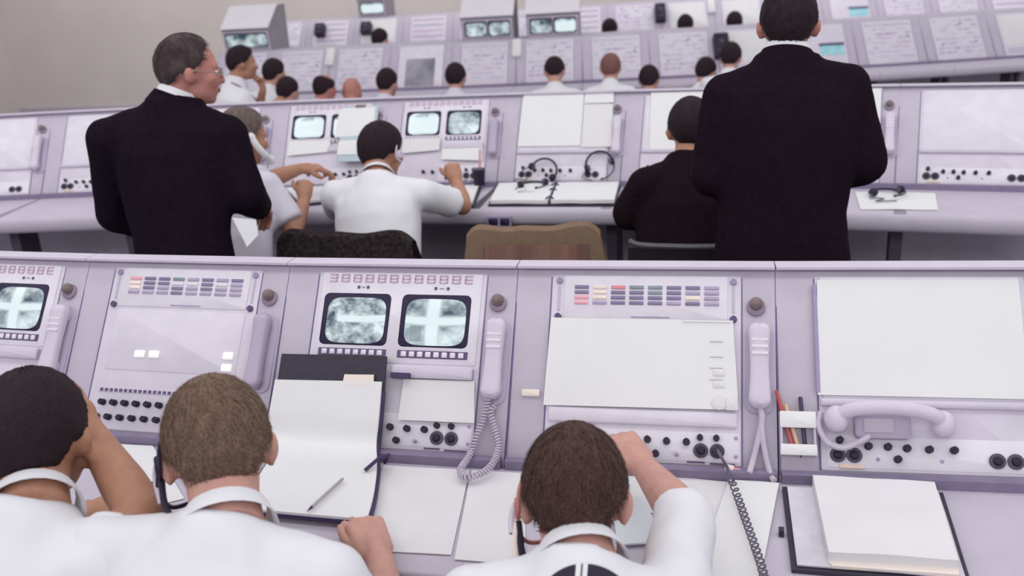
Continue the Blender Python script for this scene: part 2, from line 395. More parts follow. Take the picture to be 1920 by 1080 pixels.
def monitor(r, M, u0, u1, v0, v1, scr, name='monitor'):
    mb = MB(); uc, vc = (u0 + u1) / 2, (v0 + v1) / 2; hw, hh = (u1 - u0) / 2, (v1 - v0) / 2
    mb.rbox((uc, -vc, .005), (2 * hw, 2 * hh, .006), .014, M); o = mb.build('monitor', NAVY, r)
    mb = MB(); N = 14; G = []      # bulging superellipse tube face
    for i in range(9):
        q = i / 8; ring = []
        for k in range(40):
            a = 2 * math.pi * k / 40; c, s_ = math.cos(a), math.sin(a)
            x = math.copysign(abs(c) ** .42, c) * (hw - .0125) * q; y = math.copysign(abs(s_) ** .42, s_) * (hh - .0085) * q
            ring.append(M @ V((uc + x + .002, -vc + y - .0035, .0085 + .008 * (1 - q ** 2))))
        G.append(ring)
    mb.loft(G[1:], cap=True); ob = mb.build('tube_face', scr, o)
    return o
def fixed_generated(o): return o

def tv_console(H, desk_y, apron, plinth, deep=False, scrL=None, scrR=None, detail=True):
    r = base_console(H, desk_y, apron, deep, plinth); M = LF(H)
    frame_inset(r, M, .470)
    plate(r, 'television_panel', M, .098, .523, .031, .262, .007, PALER, .004)
    mb = MB(); txt = '38888888888E'
    for i, ch in enumerate(txt): seven(mb, ch, M, .128 + i * .0328, -.046, .019, .018, .0036, .0078)
    mb.build('digit_display', DIGIT, r)
    bars(r, 'channel_label', M, [(.196, .203, .066, .073), (.221, .228, .066, .073), (.401, .408, .066, .073), (.433, .440, .066, .073)], .0085, STRIP)
    bars(r, 'channel_dash', M, [(.208, .216, .068, .071), (.414, .426, .068, .071)], .0083, MIDGREY)
    monitor(r, M, .109, .291, .085, .221, scrL or SCR_A); monitor(r, M, .319, .500, .085, .221, scrR or SCR_B)
    for u0 in (.112, .322):
        o = bars(r, 'button_strip', M, [(u0, u0 + .180, .229, .248)], .0085, STRIP)
        for i in range(8):
            mb = MB(); mb.rbox((u0 + .017 + i * .021, -.2385, .010), (.0135, .013, .004), .002, M); mb.build('push_button', PALER, o)
    # sloping card ledge
    mb = MB(); mb.rbox((.419, -.284, .013), (.205, .030, .022), .004, M); mb.build('card_ledge', GREYTOP, r)
    plate(r, 'control_plate', M, .300, .530, .385, .462, .0055, PALER)
    lower_controls(r, M); dome(r, M); cradle(r, M)
    return r
LAMPCOLS = [[LAMPD, LAMPD, LAMPP, LAMPP], [LAMPC, LAMPC, LAMPC, LAMPL], [LAMPR, LAMPD, LAMPD, LAMPD], [LAMPG, LAMPD, LAMPD, LAMPD], [LAMPG, LAMPG, LAMPD, LAMPD], [LAMPD, LAMPD, LAMPD, LAMPL], [LAMPD, LAMPL, LAMPC, LAMPD], [LAMPL, LAMPL, LAMPL, LAMPL]]
def lamp_console(H, desk_y, apron, plinth, cols=LAMPCOLS, display=False):
    r = base_console(H, desk_y, apron, False, plinth); M = LF(H)
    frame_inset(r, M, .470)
    ip = plate(r, 'indicator_panel', M, .118, .503, .031, .138, .007, PALER, .004)
    for i in range(8):
        for j in range(4):
            mb = MB(); mb.rbox((.160 + i * .0438, -(.060 + j * .0128), .0085), (.0335, .0085, .005), .0012, M)
            mb.build('indicator_lamp', cols[i][j], ip)
    bars(ip, 'handle_recess', M, [(.28, .37, .131, .1345)], .008, MIDGREY)
    for u in (.105, .516):
        knob(r, M, u, .044, .008, MIDGREY, 'latch', .006); knob(r, M, u, .134, .0085, STRIP, 'latch', .008)
        bars(r, 'latch_slide', M, [(u - .003, u + .003, .056, .118)], .0055, GREY)
    if display:
        plate(r, 'display_plate', M, .118, .505, .148, .312, .0065, PALE, .004)
        for u, v in ((.217, .268), (.260, .267), (.478, .262), (.479, .293)):  # left pair are reflections painted as glowing tiles; right pair are lamps
            mb = MB(); mb.rbox((u, -v, .009), (.030, .019, .006), .004, M); mb.build('lit_lamp_and_glint', LAMPW, r)
        o = bars(r, 'switch_strip', M, [(.112, .500, .362, .371)], .0065, GREYTOP)
        bars(o, 'switch_tick', M, [(.12 + i * .0145, .128 + i * .0145, .3625, .3705) for i in range(26)], .0085, STRIP)
        for i in range(9):
            knob(r, M, .135 + i * .034, .400, .0085); knob(r, M, .125 + i * .036, .438, .0085)
    else:
        plate(r, 'control_plate', M, .100, .530, .398, .464, .0055, PALER)
        mb = MB(); mb.rbox((.310, -.369, .008), (.43, .034, .012), .003, M); mb.build('card_ledge', PALE, r)
        lower_controls(r, M)
    dome(r, M); cradle(r, M)
    return r
def chart_console(H, desk_y, apron, plinth, phone=False):
    r = base_console(H, desk_y, apron, False, plinth); M = LF(H)
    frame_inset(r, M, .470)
    plate(r, 'chart_board', M, .098, .523, .031, .318, .007, PALER, .004)
    mb = MB(); mb.rbox((.310, -.322, .010), (.44, .016, .016), .003, M); mb.build('card_ledge', GREYTOP, r)
    plate(r, 'control_plate', M, .100, .530, .395, .464, .0055, PALER)
    for u, v in ((.127, .404), (.186, .416), (.226, .416), (.265, .418), (.245, .442), (.31, .419), (.36, .419)): knob(r, M, u, v)
    for u in (.122, .156): socket(r, M, u, .436)
    socket(r, M, .445, .439); socket(r, M, .481, .439)
    for u in (.205, .335): knob(r, M, u, .443, .0042, MIDGREY, 'panel_screw', .004)
    mb = MB(); mb.rbox((.150, -.4605, .007), (.052, .009, .003), .001, M); mb.build('label_strip', PEACH, r)
    dome(r, M); cradle(r, M)
    return r
def place(proto, used, rw, k, label, group):
    r = proto if not used.get(proto.name) else copy_tree(proto)
    used[proto.name] = True
    a, ln, an = bay(rw, k)
    r.location = (a.x, a.y, 0); r.rotation_euler = (0, 0, an); r.scale = (ln / W, 1, 1)
    tag(r, label, 'console', group); return r
used = {}
# front row
HA, HB = 1.170, 1.296
LC2 = [[LAMPP, LAMPC, LAMPC, LAMPL], [LAMPD, LAMPD, LAMPD, LAMPL], [LAMPD, LAMPD, LAMPL, LAMPL], [LAMPG, PALER, LAMPD, LAMPD], [LAMPL, PALER, LAMPL, LAMPL], [LAMPD, LAMPD, LAMPD, LAMPL], [LAMPL, PALER, LAMPL, LAMPL], [LAMPD, LAMPL, LAMPL, LAMPL]]
GA = 'consoles of the front row'
c_disp = lamp_console(HA, .70, .036, .04, LC2, True)
c_tv = tv_console(HA, .70, .036, .04)
c_lamp = lamp_console(HA, .70, .036, .04)
c_chart = chart_console(HA, .70, .036, .04)
place(c_disp, used, 'A', -1, 'grey front-row console with small lamp panel and bright lit lamps, left of the twin screens', GA)
place(c_tv, used, 'A', 0, 'front-row console with two large television screens and a row of digits', GA)
place(c_lamp, used, 'A', 1, 'front-row console with coloured lamp columns above a big white sheet', GA)
place(c_chart, used, 'A', 2, 'front-row console with large white chart and a telephone lying below it', GA)
place(c_tv, used, 'A', -2, 'front-row twin-screen console at the far left end of the row', GA)
# second row
GB = 'consoles of the second row'
d_tv = tv_console(HB, .735, .07, .126, scrL=SCR_C, scrR=SCR_C)
d_tv2 = tv_console(HB, .735, .07, .126, scrL=SCR_C, scrR=SCR_D)
d_chart = chart_console(HB, .735, .07, .126)
place(d_chart, used, 'B', -3, 'second-row chart console at the far left end of its row', GB)
place(d_chart, used, 'B', -2, 'second-row chart console hidden behind the bespectacled man in the dark suit', GB)
place(d_chart, used, 'B', -1, 'second-row console directly behind the head of the man with the white handset', GB)
place(d_tv, used, 'B', 0, 'second-row twin-screen console partly covered by a pale blue clipboard', GB)
place(d_tv2, used, 'B', 1, 'second-row twin-screen console right of the dark-haired man in white shirt', GB)
place(d_chart, used, 'B', 2, 'second-row console with white charts above an open binder and headsets', GB)
place(d_chart, used, 'B', 3, 'second-row console in front of the seated man in a black jacket', GB)
place(d_chart, used, 'B', 4, 'second-row console on the right, half hidden by the tall man in black suit', GB)
place(d_chart, used, 'B', 5, 'second-row console at the far right end of its row', GB)

# third and fourth rows, small in the picture
def far_console(H, kind, plinth, seed):
    r = base_console(H, .735, .07, True, plinth); M = LF(H); rnd = random.Random(seed)
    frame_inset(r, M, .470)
    if kind == 'marks':
        for row in range(8):
            rects = []; u = .115
            while u < .50:
                wd = rnd.choice((.02, .03, .05, .07))
                if rnd.random() < .62: rects.append((u, min(u + wd, .51), .06 + row * .047, .06 + row * .047 + rnd.choice((.007, .012, .016))))
                u += wd + .014
            mm = rnd.choice((FAINT, FAINT, LAMPL, FAINT))
            for q in rects: bars(r, 'indicator_bar', M, [q], .0065, mm)
        for _ in range(5):
            u, v = rnd.uniform(.12, .48), rnd.uniform(.06, .4); bars(r, 'indicator_lamp', M, [(u, u + .018, v, v + .014)], .008, rnd.choice((LAMPP, LAMPG, LAMPD, TEAL)))
    elif kind == 'pale':
        plate(r, 'chart_board', M, .11, .51, .05, .36, .007, PAPER2); bars(r, 'indicator_bar', M, [(.12, .5, .40, .41)], .0065, LAMPL); bars(r, 'indicator_bar', M, [(.12, .3, .43, .44)], .0065, LAMPL)
    elif kind == 'screen':
        plate(r, 'screen_surround', M, .095, .525, .031, .465, .008, PALER); mb = MB(); mb.rbox((.31, -.315, .009), (.285, .29, .006), .008, M); mb.build('large_screen', DARKSCREEN, r)
    elif kind == 'teal':
        plate(r, 'screen_surround', M, .095, .525, .031, .44, .008, PALE)
        mb = MB(); mb.rbox((.40, -.30, .009), (.21, .10, .006), .008, M); o = mb.build('small_screen', TEAL, r)
        bars(o, 'screen_hood', M, [(.29, .51, .232, .25)], .022, STRIP, .014)
    elif kind == 'vents':
        for row in range(5): bars(r, 'indicator_bar', M, [(.12, .5, .07 + row * .075, .085 + row * .075)], .0065, rnd.choice((LAMPL, FAINT, DIGIT)))
    return r
GC, GD = 'consoles of the third row', 'consoles of the back row'
FAR = {}
for rw, H, pl in (('C', 1.296, .126), ('D', 1.486, .316)):
    for kd, sd in (('marks', 3), ('marks', 8), ('pale', 2), ('screen', 1), ('teal', 5), ('vents', 6)):
        FAR[(rw, kd, sd)] = far_console(H, kd, pl, sd + (20 if rw == 'D' else 0))
rowC = {-2: ('marks', 3, 'third-row console carrying the single hooded monitor at the left end'), -1: ('marks', 8, 'third-row console just right of the man with hand on his chin'),
        0: ('marks', 3, 'third-row console left of the large grey screen'), 1: ('screen', 1, 'third-row console with one large square grey screen'),
        2: ('marks', 8, 'third-row console under the left twin-screen hood'), 3: ('marks', 3, 'third-row console under the right twin-screen hood'),
        4: ('marks', 8, 'third-row console behind the auburn-haired head'), 5: ('marks', 3, 'third-row console with a pink lamp, right of the auburn-haired head'),
        6: ('pale', 2, 'third-row console with white board left of the tall man'), 7: ('teal', 5, 'third-row console with small teal screen right of the tall man'),
        8: ('marks', 8, 'third-row console with pink strip at the right edge'), 9: ('marks', 3, 'second last third-row console at the far right'), 10: ('pale', 2, 'last third-row console at the far right')}
for k, (kd, sd, lb) in rowC.items(): place(FAR[('C', kd, sd)], used, 'C', k, lb, GC)
rowD = {0: ('marks', 3, 'back-row console behind the single hooded monitor'), 1: ('vents', 6, 'back-row console holding the black intercom box on the left'), 2: ('pale', 2, 'back-row console with white board beside a dark head on the left'),
        3: ('vents', 6, 'back-row console with long horizontal strips left of the hooded screens'), 4: ('marks', 8, 'back-row console behind the left twin-screen hood'), 5: ('marks', 3, 'back-row console behind the right twin-screen hood'),
        6: ('vents', 6, 'back-row console just right of the twin-screen hoods'), 7: ('marks', 8, 'back-row console left of the black intercom box near the tall man'), 8: ('pale', 2, 'back-row console with white board and black intercom box near the tall man'),
        9: ('pale', 2, 'back-row console with white board left of the tall man'), 10: ('marks', 3, 'back-row console hidden by the head of the tall man'), 11: ('teal', 5, 'back-row console with teal screen right of the tall man'),
        12: ('marks', 8, 'back-row console at the right edge'), 13: ('marks', 3, 'second last back-row console at the far right'), 14: ('vents', 6, 'last back-row console at the far right')}
for k, (kd, sd, lb) in rowD.items(): place(FAR[('D', kd, sd)], used, 'D', k, lb, GD)
for key, o in FAR.items():            # kinds that a row never used are removed again
    if not used.get(o.name):
        for c in [c for c in bpy.data.objects if c.parent and (c.parent is o or c.parent.parent is o)]: bpy.data.objects.remove(c)
        bpy.data.objects.remove(o)
# ---------------------------------------------------------------- hooded monitors on the third row
def hooded(rw, k, u0, wd, label, scrs, group='hooded monitors on the third row', zoff=0.0, yb=.03):
    a, ln, an = bay(rw, k); ex = V((math.cos(an), math.sin(an), 0)); ey = V((-math.sin(an), math.cos(an), 0))
    p = a + ex * u0 + ey * yb; r = empty('hooded_monitor', (p.x, p.y, p.z - .004 + zoff), an); tag(r, label, 'monitor', group)
    h1, h2, dp = .205, .43, .36
    prof = [(0, 0), (-.03, h1), (-.045, h1 + .012), (.20, h2), (dp, h2), (dp, 0)]
    mb = MB()
    for x, flip in ((0, True), (wd, False)):
        vs = [mb.bm.verts.new((x, y, z)) for y, z in prof]; f = mb.bm.faces.new(vs[::-1] if flip else vs); f.material_index = 0
    mb.bm.verts.ensure_lookup_table(); vv = list(mb.bm.verts); n = len(prof)
    for i in range(n): mb.bm.faces.new((vv[i], vv[(i + 1) % n], vv[n + (i + 1) % n], vv[n + i]))
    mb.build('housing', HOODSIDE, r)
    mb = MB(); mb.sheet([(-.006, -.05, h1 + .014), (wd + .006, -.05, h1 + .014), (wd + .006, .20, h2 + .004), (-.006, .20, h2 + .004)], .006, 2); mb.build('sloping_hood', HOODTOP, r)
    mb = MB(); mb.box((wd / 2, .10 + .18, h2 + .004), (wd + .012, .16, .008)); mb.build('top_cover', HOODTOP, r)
    n = len(scrs); M = Matrix(((1, 0, 0, 0), (0, -.145, -.99, 0), (0, .99, -.145, 0), (0, 0, 0, 1)))
    sw = (wd - .05) / n
    mb = MB(); mb.rbox((wd / 2, h1 / 2, .006), (wd - .02, h1 - .01, .010), .01, M); mb.build('front_panel', GREY, r)
    for i, s_ in enumerate(scrs):
        cx = .025 + sw * (i + .5)
        mb = MB(); mb.rbox((cx, h1 * .55, .014), (sw - .012, h1 * .70, .008), .02, M); o = mb.build('screen_surround', NAVY, r)
        mb = MB(); mb.rbox((cx + .004, h1 * .55 - .004, .020), (sw - .032, h1 * .70 - .024, .008), .03, M, seg=6); mb.build('tube_face', s_, o)
    return r
hooded('C', -2, .06, .52, 'single hooded monitor with white sloping top at the left end of the third row', [SCR_E], yb=.015)
hooded('C', 2, .09, .50, 'left one of the two white-hooded twin screens at top centre', [SCR_D, SCR_E])
hooded('C', 3, .10, .50, 'right one of the two white-hooded twin screens at top centre', [SCR_E, SCR_C])
hooded('D', 2, .04, .36, 'back-row hooded monitor with pale blue screen, cut by the photo\'s top', [SCR_C], 'hooded monitors on the back row')

# ---------------------------------------------------------------- things hung or fixed on the faces
def face_box(rw, k, u0, u1, v0, v1, th, name, m, label, cat, group=None, rad=.006, h0=.0045):
    mb = MB(); M = FM(rw, k); mb.rbox(((u0 + u1) / 2, -(v0 + v1) / 2, h0 + th / 2), (u1 - u0, v1 - v0, th), rad, M)
    return solo(mb, name, m, label, cat, group)
def intercom(rw, k, u0, u1, v0, v1, label):
    a = PT(rw, k, (u0 + u1) / 2, v1, 0); r = empty('intercom_box', a); tag(r, label, 'intercom', 'black intercom boxes'); M = FM(rw, k)
    M = Matrix.Translation(-a) @ M
    mb = MB(); mb.rbox(((u0 + u1) / 2, -(v0 + v1) / 2, .045), (u1 - u0, v1 - v0, .085), .012, M); mb.build('housing', BLACK, r)
    mb = MB(); mb.cyl(M @ V(((u0 + u1) / 2, -(v0 * .62 + v1 * .38), .087)), M.to_3x3() @ V((0, 0, 1)), .022, .02, .01, 16); mb.build('speaker_grille', DKGREY, r)
    mb = MB(); mb.rbox(((u0 + u1) / 2, -(v0 * .25 + v1 * .75), .089), ((u1 - u0) * .5, .012, .004), .002, M); mb.build('button_bar', STRIP, r)
intercom('D', 1, .13, .25, .10, .26, 'black intercom box on the back row between the two leftmost strips of panel')
intercom('D', 2, .10, .23, .11, .26, 'black intercom box on the back row left of a white board')
intercom('D', 8, -.07, .05, .08, .30, 'tall black intercom box on the back row left of the tall man')
intercom('C', 6, -.04, .095, .10, .33, 'third-row black intercom box left of the tall man')
for rw, k, u0, v0, lb in (('C', -1, .573, .02, 'white rectangular wall handset on the third row, leftmost of the white ones'), ('C', 2, .577, .015, 'white rectangular wall handset on the third row between the two twin-screen hoods'),
                          ('D', 8, .545, .02, 'white rectangular wall handset on the back row left of the tall man')):
    mb = MB(); M = FM(rw, k); mb.rbox((u0 + .044, -(v0 + .095), .02), (.084, .185, .035), .016, M); solo(mb, 'wall_handset', PAPER, lb, 'handset', 'white wall handsets on the far rows')

def cord_coil(pts, rad, wire, turns, m, name, parent=None, off=None, seg=5, ppt=9):
    """a coiled telephone cord along a smoothed path"""
    P = [V(p) for p in pts]; Q = []
    for i in range(len(P) - 1):
        p0, p1, p2, p3 = P[max(i - 1, 0)], P[i], P[i + 1], P[min(i + 2, len(P) - 1)]
        for j in range(24):
            t = j / 24; Q.append(.5 * ((2 * p1) + (p2 - p0) * t + (2 * p0 - 5 * p1 + 4 * p2 - p3) * t * t + (3 * p1 - p0 - 3 * p2 + p3) * t ** 3))
    Q.append(P[-1]); D = [0]
    for a, b in zip(Q, Q[1:]): D.append(D[-1] + (b - a).length)
    N = int(turns * ppt); out = []; u = None; j = 0
    for i in range(N + 1):
        s = D[-1] * i / N
        while j < len(D) - 2 and D[j + 1] < s: j += 1
        f = (s - D[j]) / max(D[j + 1] - D[j], 1e-6); p = Q[j].lerp(Q[j + 1], f); t = (Q[j + 1] - Q[j]).normalized()
        if u is None: u = t.orthogonal().normalized()
        u = (u - t * u.dot(t)).normalized(); v = t.cross(u); a = 2 * math.pi * i / ppt
        out.append(p + (u * math.cos(a) + v * math.sin(a)) * rad)
    mb = MB(); mb.tube(out, wire, seg); return mb, out
def smooth_path(pts, n=16):
    P = [V(p) for p in pts]; Q = []
    for i in range(len(P) - 1):
        p0, p1, p2, p3 = P[max(i - 1, 0)], P[i], P[i + 1], P[min(i + 2, len(P) - 1)]
        for j in range(n):
            t = j / n; Q.append(.5 * ((2 * p1) + (p2 - p0) * t + (2 * p0 - 5 * p1 + 4 * p2 - p3) * t * t + (3 * p1 - p0 - 3 * p2 + p3) * t ** 3))
    return Q + [P[-1]]
def handset(rw, k, label, u=.573, v0=.146, v1=.342, m=HANDSET, cord=None, group=None, wd=.026):
    base = PT(rw, k, u, v1, .01); r = empty('telephone_handset', base); tag(r, label, 'telephone handset', group)
    M = Matrix.Translation(-base) @ FM(rw, k); rings = []
    for i in range(25):                              # grip: thick ends, slimmer waist, rounded cross-section
        q = i / 24; e = abs(2 * q - 1); k1 = (1 - max(0, (e - .80) / .2) ** 2 * .55); x = wd * (.80 + .2 * e ** 1.5) * k1; zt = (.030 + .006 * e) * (1 - max(0, (e - .86) / .14) ** 2 * .4)
        y = -(v0 + (v1 - v0) * q); ring = []
        for j in range(20):
            a = 2 * math.pi * j / 20; c, s_ = math.cos(a), math.sin(a)
            ring.append(M @ V((u + math.copysign(abs(c) ** .6, c) * x, y, .012 + zt * .5 + math.copysign(abs(s_) ** .6, s_) * zt * .5)))
        rings.append(ring)
    mb = MB(); mb.loft(rings); mb.build('grip', m, r)
    for nm, vv in (('earpiece', v0 + .026), ('mouthpiece', v1 - .026)):
        mb = MB(); mb.cyl(M @ V((u, -vv, .016)), M.to_3x3() @ V((0, 0, -1)), wd * .9, wd * .8, .010, 20); mb.build(nm, m, r)
    if m is HANDSET:
        for q in (.22, .30, .38):
            mb = MB(); mb.rbox((u, -(v0 + (v1 - v0) * q), .0440), (wd * 1.35, .007, .003), .002, M); mb.build('grip_ridge', PALER, r)
    if cord:
        if cord == 'loop':
            A = [PT(rw, k, *p) for p in ((u - .006, v1 - .004, .022), (u - .012, .38, .018), (u - .026, .43, .022), (u - .036, .475, .03))]
            lo = [V((A[-1].x - .008, A[-1].y - .055, .786)), V((A[-1].x + .018, A[-1].y - .085, .786)), V((A[-1].x + .055, A[-1].y - .05, .790))]
            B = [PT(rw, k, *p) for p in ((u + .030, .462, .03), (u + .018, .42, .02), (u + .002, .372, .02), (u + .012, .356, .012))]
            mb, out = cord_coil(A + lo + B, .0064, .0026, 62, CORD, 'coiled_cord')
            mb.build('coiled_cord', CORD, r, base)
        else:
            for pp in cord:
                mb = MB(); mb.tube(smooth_path([PT(rw, k, *p) for p in pp]), .0068, 8); mb.build('cord', CORD, r, base)
    return r
GH = 'telephone handsets hung on the front row'
handset('A', -1, 'grey telephone handset hanging left of the twin-screen console in the front row', .570, .150, .345, HANDGREY, group=GH, wd=.023)
handset('A', 0, 'white telephone handset with looped coiled cord, right of the two large screens', group=GH, cord='loop')
handset('A', 1, 'white telephone handset hanging right of the large white sheet, left of the pen rack', group=GH,
        cord=[((.574, .336, .02), (.578, .365, .02), (.572, .40, .016), (.560, .45, .014), (.550, .485, .03)), ((.580, .352, .014), (.577, .385, .020), (.583, .43, .014), (.594, .48, .016), (.602, .499, .03))])
handset('A', -2, 'white telephone handset at the far left end of the front row', group=GH)
handset('A', 2, 'white telephone handset at the far right end of the front row', group=GH)
GH2 = 'telephone handsets hung on the second row'
for k, lb in ((-3, 'white telephone handset at the far left end of the second row'), (-2, 'white telephone handset on the second row behind the bespectacled man'), (-1, 'grey telephone handset on the second row above the man with white cloth'), (0, 'white telephone handset on the second row behind the dark-haired man in white shirt'), (1, 'grey telephone handset right of the second-row twin screens'),
              (2, 'white telephone handset right of the white charts in the second row'), (3, 'white telephone handset hidden behind the tall man in black suit'), (4, 'white telephone handset in the second row at the right edge of the photo'), (5, 'white telephone handset at the far right end of the second row')):
    handset('B', k, lb, m=HANDGREY if k in (-1, 1) else HANDSET, group=GH2, wd=.023)
# telephone lying on the lower right panel of the front row
def desk_phone():
    base = PT('A', 2, .17, .39, .006); r = empty('telephone_set', base); tag(r, 'pale telephone with round earpiece lying on the panel below the rightmost front-row chart', 'telephone')
    M = Matrix.Translation(-base) @ FM('A', 2)
    mb = MB(); mb.rbox((.215, -.372, .018), (.115, .056, .026), .01, M); mb.build('telephone_base', HANDGREY, r)
    mb = MB(); mb.rbox((.205, -.374, .033), (.062, .030, .006), .005, M); mb.build('dial_plate', GREY, r)
    mb = MB(); pts = smooth_path([M @ V(p) for p in ((.118, -.356, .040), (.150, -.344, .060), (.20, -.340, .066), (.26, -.342, .066), (.31, -.352, .058), (.335, -.366, .040))])
    mb.tube(pts, [.016] * len(pts), 12); mb.build('handset_grip', HANDSET, r)
    for nm, x, y in (('earpiece', .118, -.362), ('mouthpiece', .335, -.368)):
        mb = MB(); mb.ell((0, 0, 0), (.026, .030, .026), Matrix.Translation(M @ V((x, y, .036))) @ M.to_3x3().to_4x4()); mb.build(nm, HANDSET, r)
    mb = MB(); mb.tube(smooth_path([M @ V(p) for p in ((.088, -.345, .02), (.082, -.375, .022), (.098, -.412, .028), (.128, -.424, .034), (.16, -.412, .034), (.185, -.396, .03))]), .0066, 8); mb.build('cord', CORD, r)
    return r
desk_phone()
# small plates and the pen rack
face_box('A', 1, .028, .072, .313, .330, .006, 'name_plate', PINKPAPER, 'small white blank name plate on the seam left of the large white sheet', 'name plate', rad=.004)
rk = empty('pen_rack', PT('A', 2, .037, .445, .002)); tag(rk, 'white pen rack with two bands holding three pens, right of the hanging handset', 'pen rack')
Mr = Matrix.Translation(-rk.location) @ FM('A', 2)
for v0, v1 in ((.346, .382), (.418, .442)):
    mb = MB(); mb.rbox((.0385, -(v0 + v1) / 2, .026), (.077, v1 - v0, .004), .003, Mr); mb.build('band', PAPER, rk)
for x in (.003, .074):
    mb = MB(); mb.rbox((x, -.394, .0135), (.006, .096, .023), .002, Mr); mb.build('side_bracket', GREYTOP, rk)
mb = MB(); mb.rbox((.0385, -.394, .003), (.077, .10, .003), .003, Mr); mb.build('back_plate', GREY, rk)
def pen(a, b, rad, m, label, tipm=None, cat='pen', name='pen', group=None):
    r = empty(name, b); tag(r, label, cat, group); a, b = V(a), V(b); d = (a - b)
    mb = MB(); mb.tube([b + d * .12, b + d * .97, a], [rad, rad, rad * .7], 8); mb.build('barrel', m, r, r.location)
    mb = MB(); mb.tube([b, b + d * .04, b + d * .12], [rad * .15, rad * .45, rad], 8); mb.build('tip', tipm or m, r, r.location)
GP = 'pens in the rack'
pen(PT('A', 2, -.005, .298, .016), PT('A', 2, .030, .440, .014), .0045, PENRED, 'red pen leaning left in the white pen rack', group=GP)
pen(PT('A', 2, .014, .330, .017), PT('A', 2, .044, .446, .014), .0045, PENWOOD, 'pale wooden pencil in the middle of the white pen rack', PENDARK, 'pencil', 'pencil', GP)
pen(PT('A', 2, .046, .312, .016), PT('A', 2, .054, .428, .014), .0048, PENDARK, 'dark blue pen standing upright in the white pen rack', group=GP)

def face_sheet(rw, k, C, label, m=PAPER, cat='paper sheet', name='paper_sheet', th=.0016, h=.011, curl=0.0, group=None, wob=.0015):
    mb = MB(); P = [PT(rw, k, u, v, h) for u, v in C]; mb.sheet([P[3], P[2], P[1], P[0]], th, 8, curl, wob)
    return solo(mb, name, m, label, cat, group)
GF = 'sheets on the front-row panels'
mb = MB(); P = [PT('A', 1, u, v, .012) for u, v in ((.090, .139), (.515, .139), (.528, .346), (.083, .350))]
mb.sheet([P[3], P[2], P[1], P[0]], .0016, 10, .0, .002, PAPER)
M = FM('A', 1)
for v in (.190, .226, .252, .279): mb.box((.478, -v, .0165), (.030, .002, .0006), M, INK)
solo(mb, 'chart_sheet', PAPER, 'large white chart sheet covering the panel under the coloured lamp columns', 'chart', GF)
mb = MB(); mb.box((.455, -.1425, .0165), (.11, .004, .001), M); solo(mb, 'paper_strip', PAPER2, 'thin white strip of paper along the top of the large white sheet', 'paper')
mb = MB(); mb.rbox((.513, -.333, .019), (.026, .030, .003), .003, M); solo(mb, 'paper_tag', PAPER2, 'small square white tag at the lower right corner of the large white sheet', 'tag')
mb = MB(); mb.cyl(M @ V((.485, -.330, .0155)), M.to_3x3() @ V((0, 0, 1)), .0175, .0175, .003, 24); mb.cyl(M @ V((.485, -.330, .0186)), M.to_3x3() @ V((0, 0, 1)), .0125, .0125, .001, 24); solo(mb, 'round_tag', PAPER2, 'round white tag beside the square tag on the large white sheet', 'tag')
for i, v in enumerate((.252, .279)):
    mb = MB(); mb.rbox((.484, -v - .010, .0165), (.026, .016, .002), .003, M); solo(mb, 'tape_patch', PAPER2, ('upper', 'lower')[i] + ' pale tape patch on the right side of the large white sheet', 'tape')
face_sheet('A', 2, ((.092, .040), (.520, .040), (.520, .306), (.084, .306)), 'large white chart on the rightmost front-row panel, above the lying telephone', PAPER, 'chart', 'chart_sheet', group=GF)
mb = MB(); mb.box((.086, -.175, .0125), (.008, .25, .004), FM('A', 2)); solo(mb, 'chart_rail', mat('rail_violet', (158, 146, 184), .6), 'violet rail along the left edge of the rightmost front-row chart', 'rail')
face_sheet('A', 0, ((.349, .302), (.527, .300), (.536, .400), (.345, .402)), 'white note sheet on the panel below the right-hand large screen', PAPER2, h=.012, group=GF)
# second row sheets
GS = 'sheets on the second-row panels'
face_sheet('B', 2, ((.098, .012), (.400, .012), (.400, .292), (.090, .292)), 'wide white chart on the left of the second-row panel above the open binder', PAPER, 'chart', 'chart_sheet', group=GS)
face_sheet('B', 2, ((.404, .012), (.545, .010), (.548, .068), (.404, .070)), 'short white chart at the top right above the open binder', PAPER, 'chart', 'chart_sheet', group=GS)
face_sheet('B', 2, ((.404, .075), (.545, .075), (.552, .300), (.404, .300)), 'pale chart on the right of the second-row panel above the open binder', PAPER2, 'chart', 'chart_sheet', group=GS)
face_sheet('B', 3, ((.115, .020), (.500, .020), (.500, .320), (.130, .320)), 'white chart behind the head of the seated man in black jacket', PAPER, 'chart', 'chart_sheet', group=GS)
face_sheet('B', 4, ((.300, .020), (.535, .020), (.535, .320), (.300, .320)), 'white chart at the right side of the tall man in black suit', PAPER, 'chart', 'chart_sheet', group=GS)
face_sheet('B', 1, ((.315, .268), (.520, .268), (.520, .366), (.315, .356)), 'white sheet under the twin screens of the second row', PAPER, h=.018, group=GS)
face_sheet('B', 1, ((.105, .240), (.300, .238), (.300, .305), (.100, .320)), 'white strip sheet beside the head of the dark-haired man in white shirt', PAPER2, h=.018, group=GS)
face_sheet('B', 0, ((.110, .235), (.330, .235), (.330, .300), (.105, .315)), 'white sheet under the left glowing screen of the covered twin-screen console', PAPER, h=.016, group=GS)
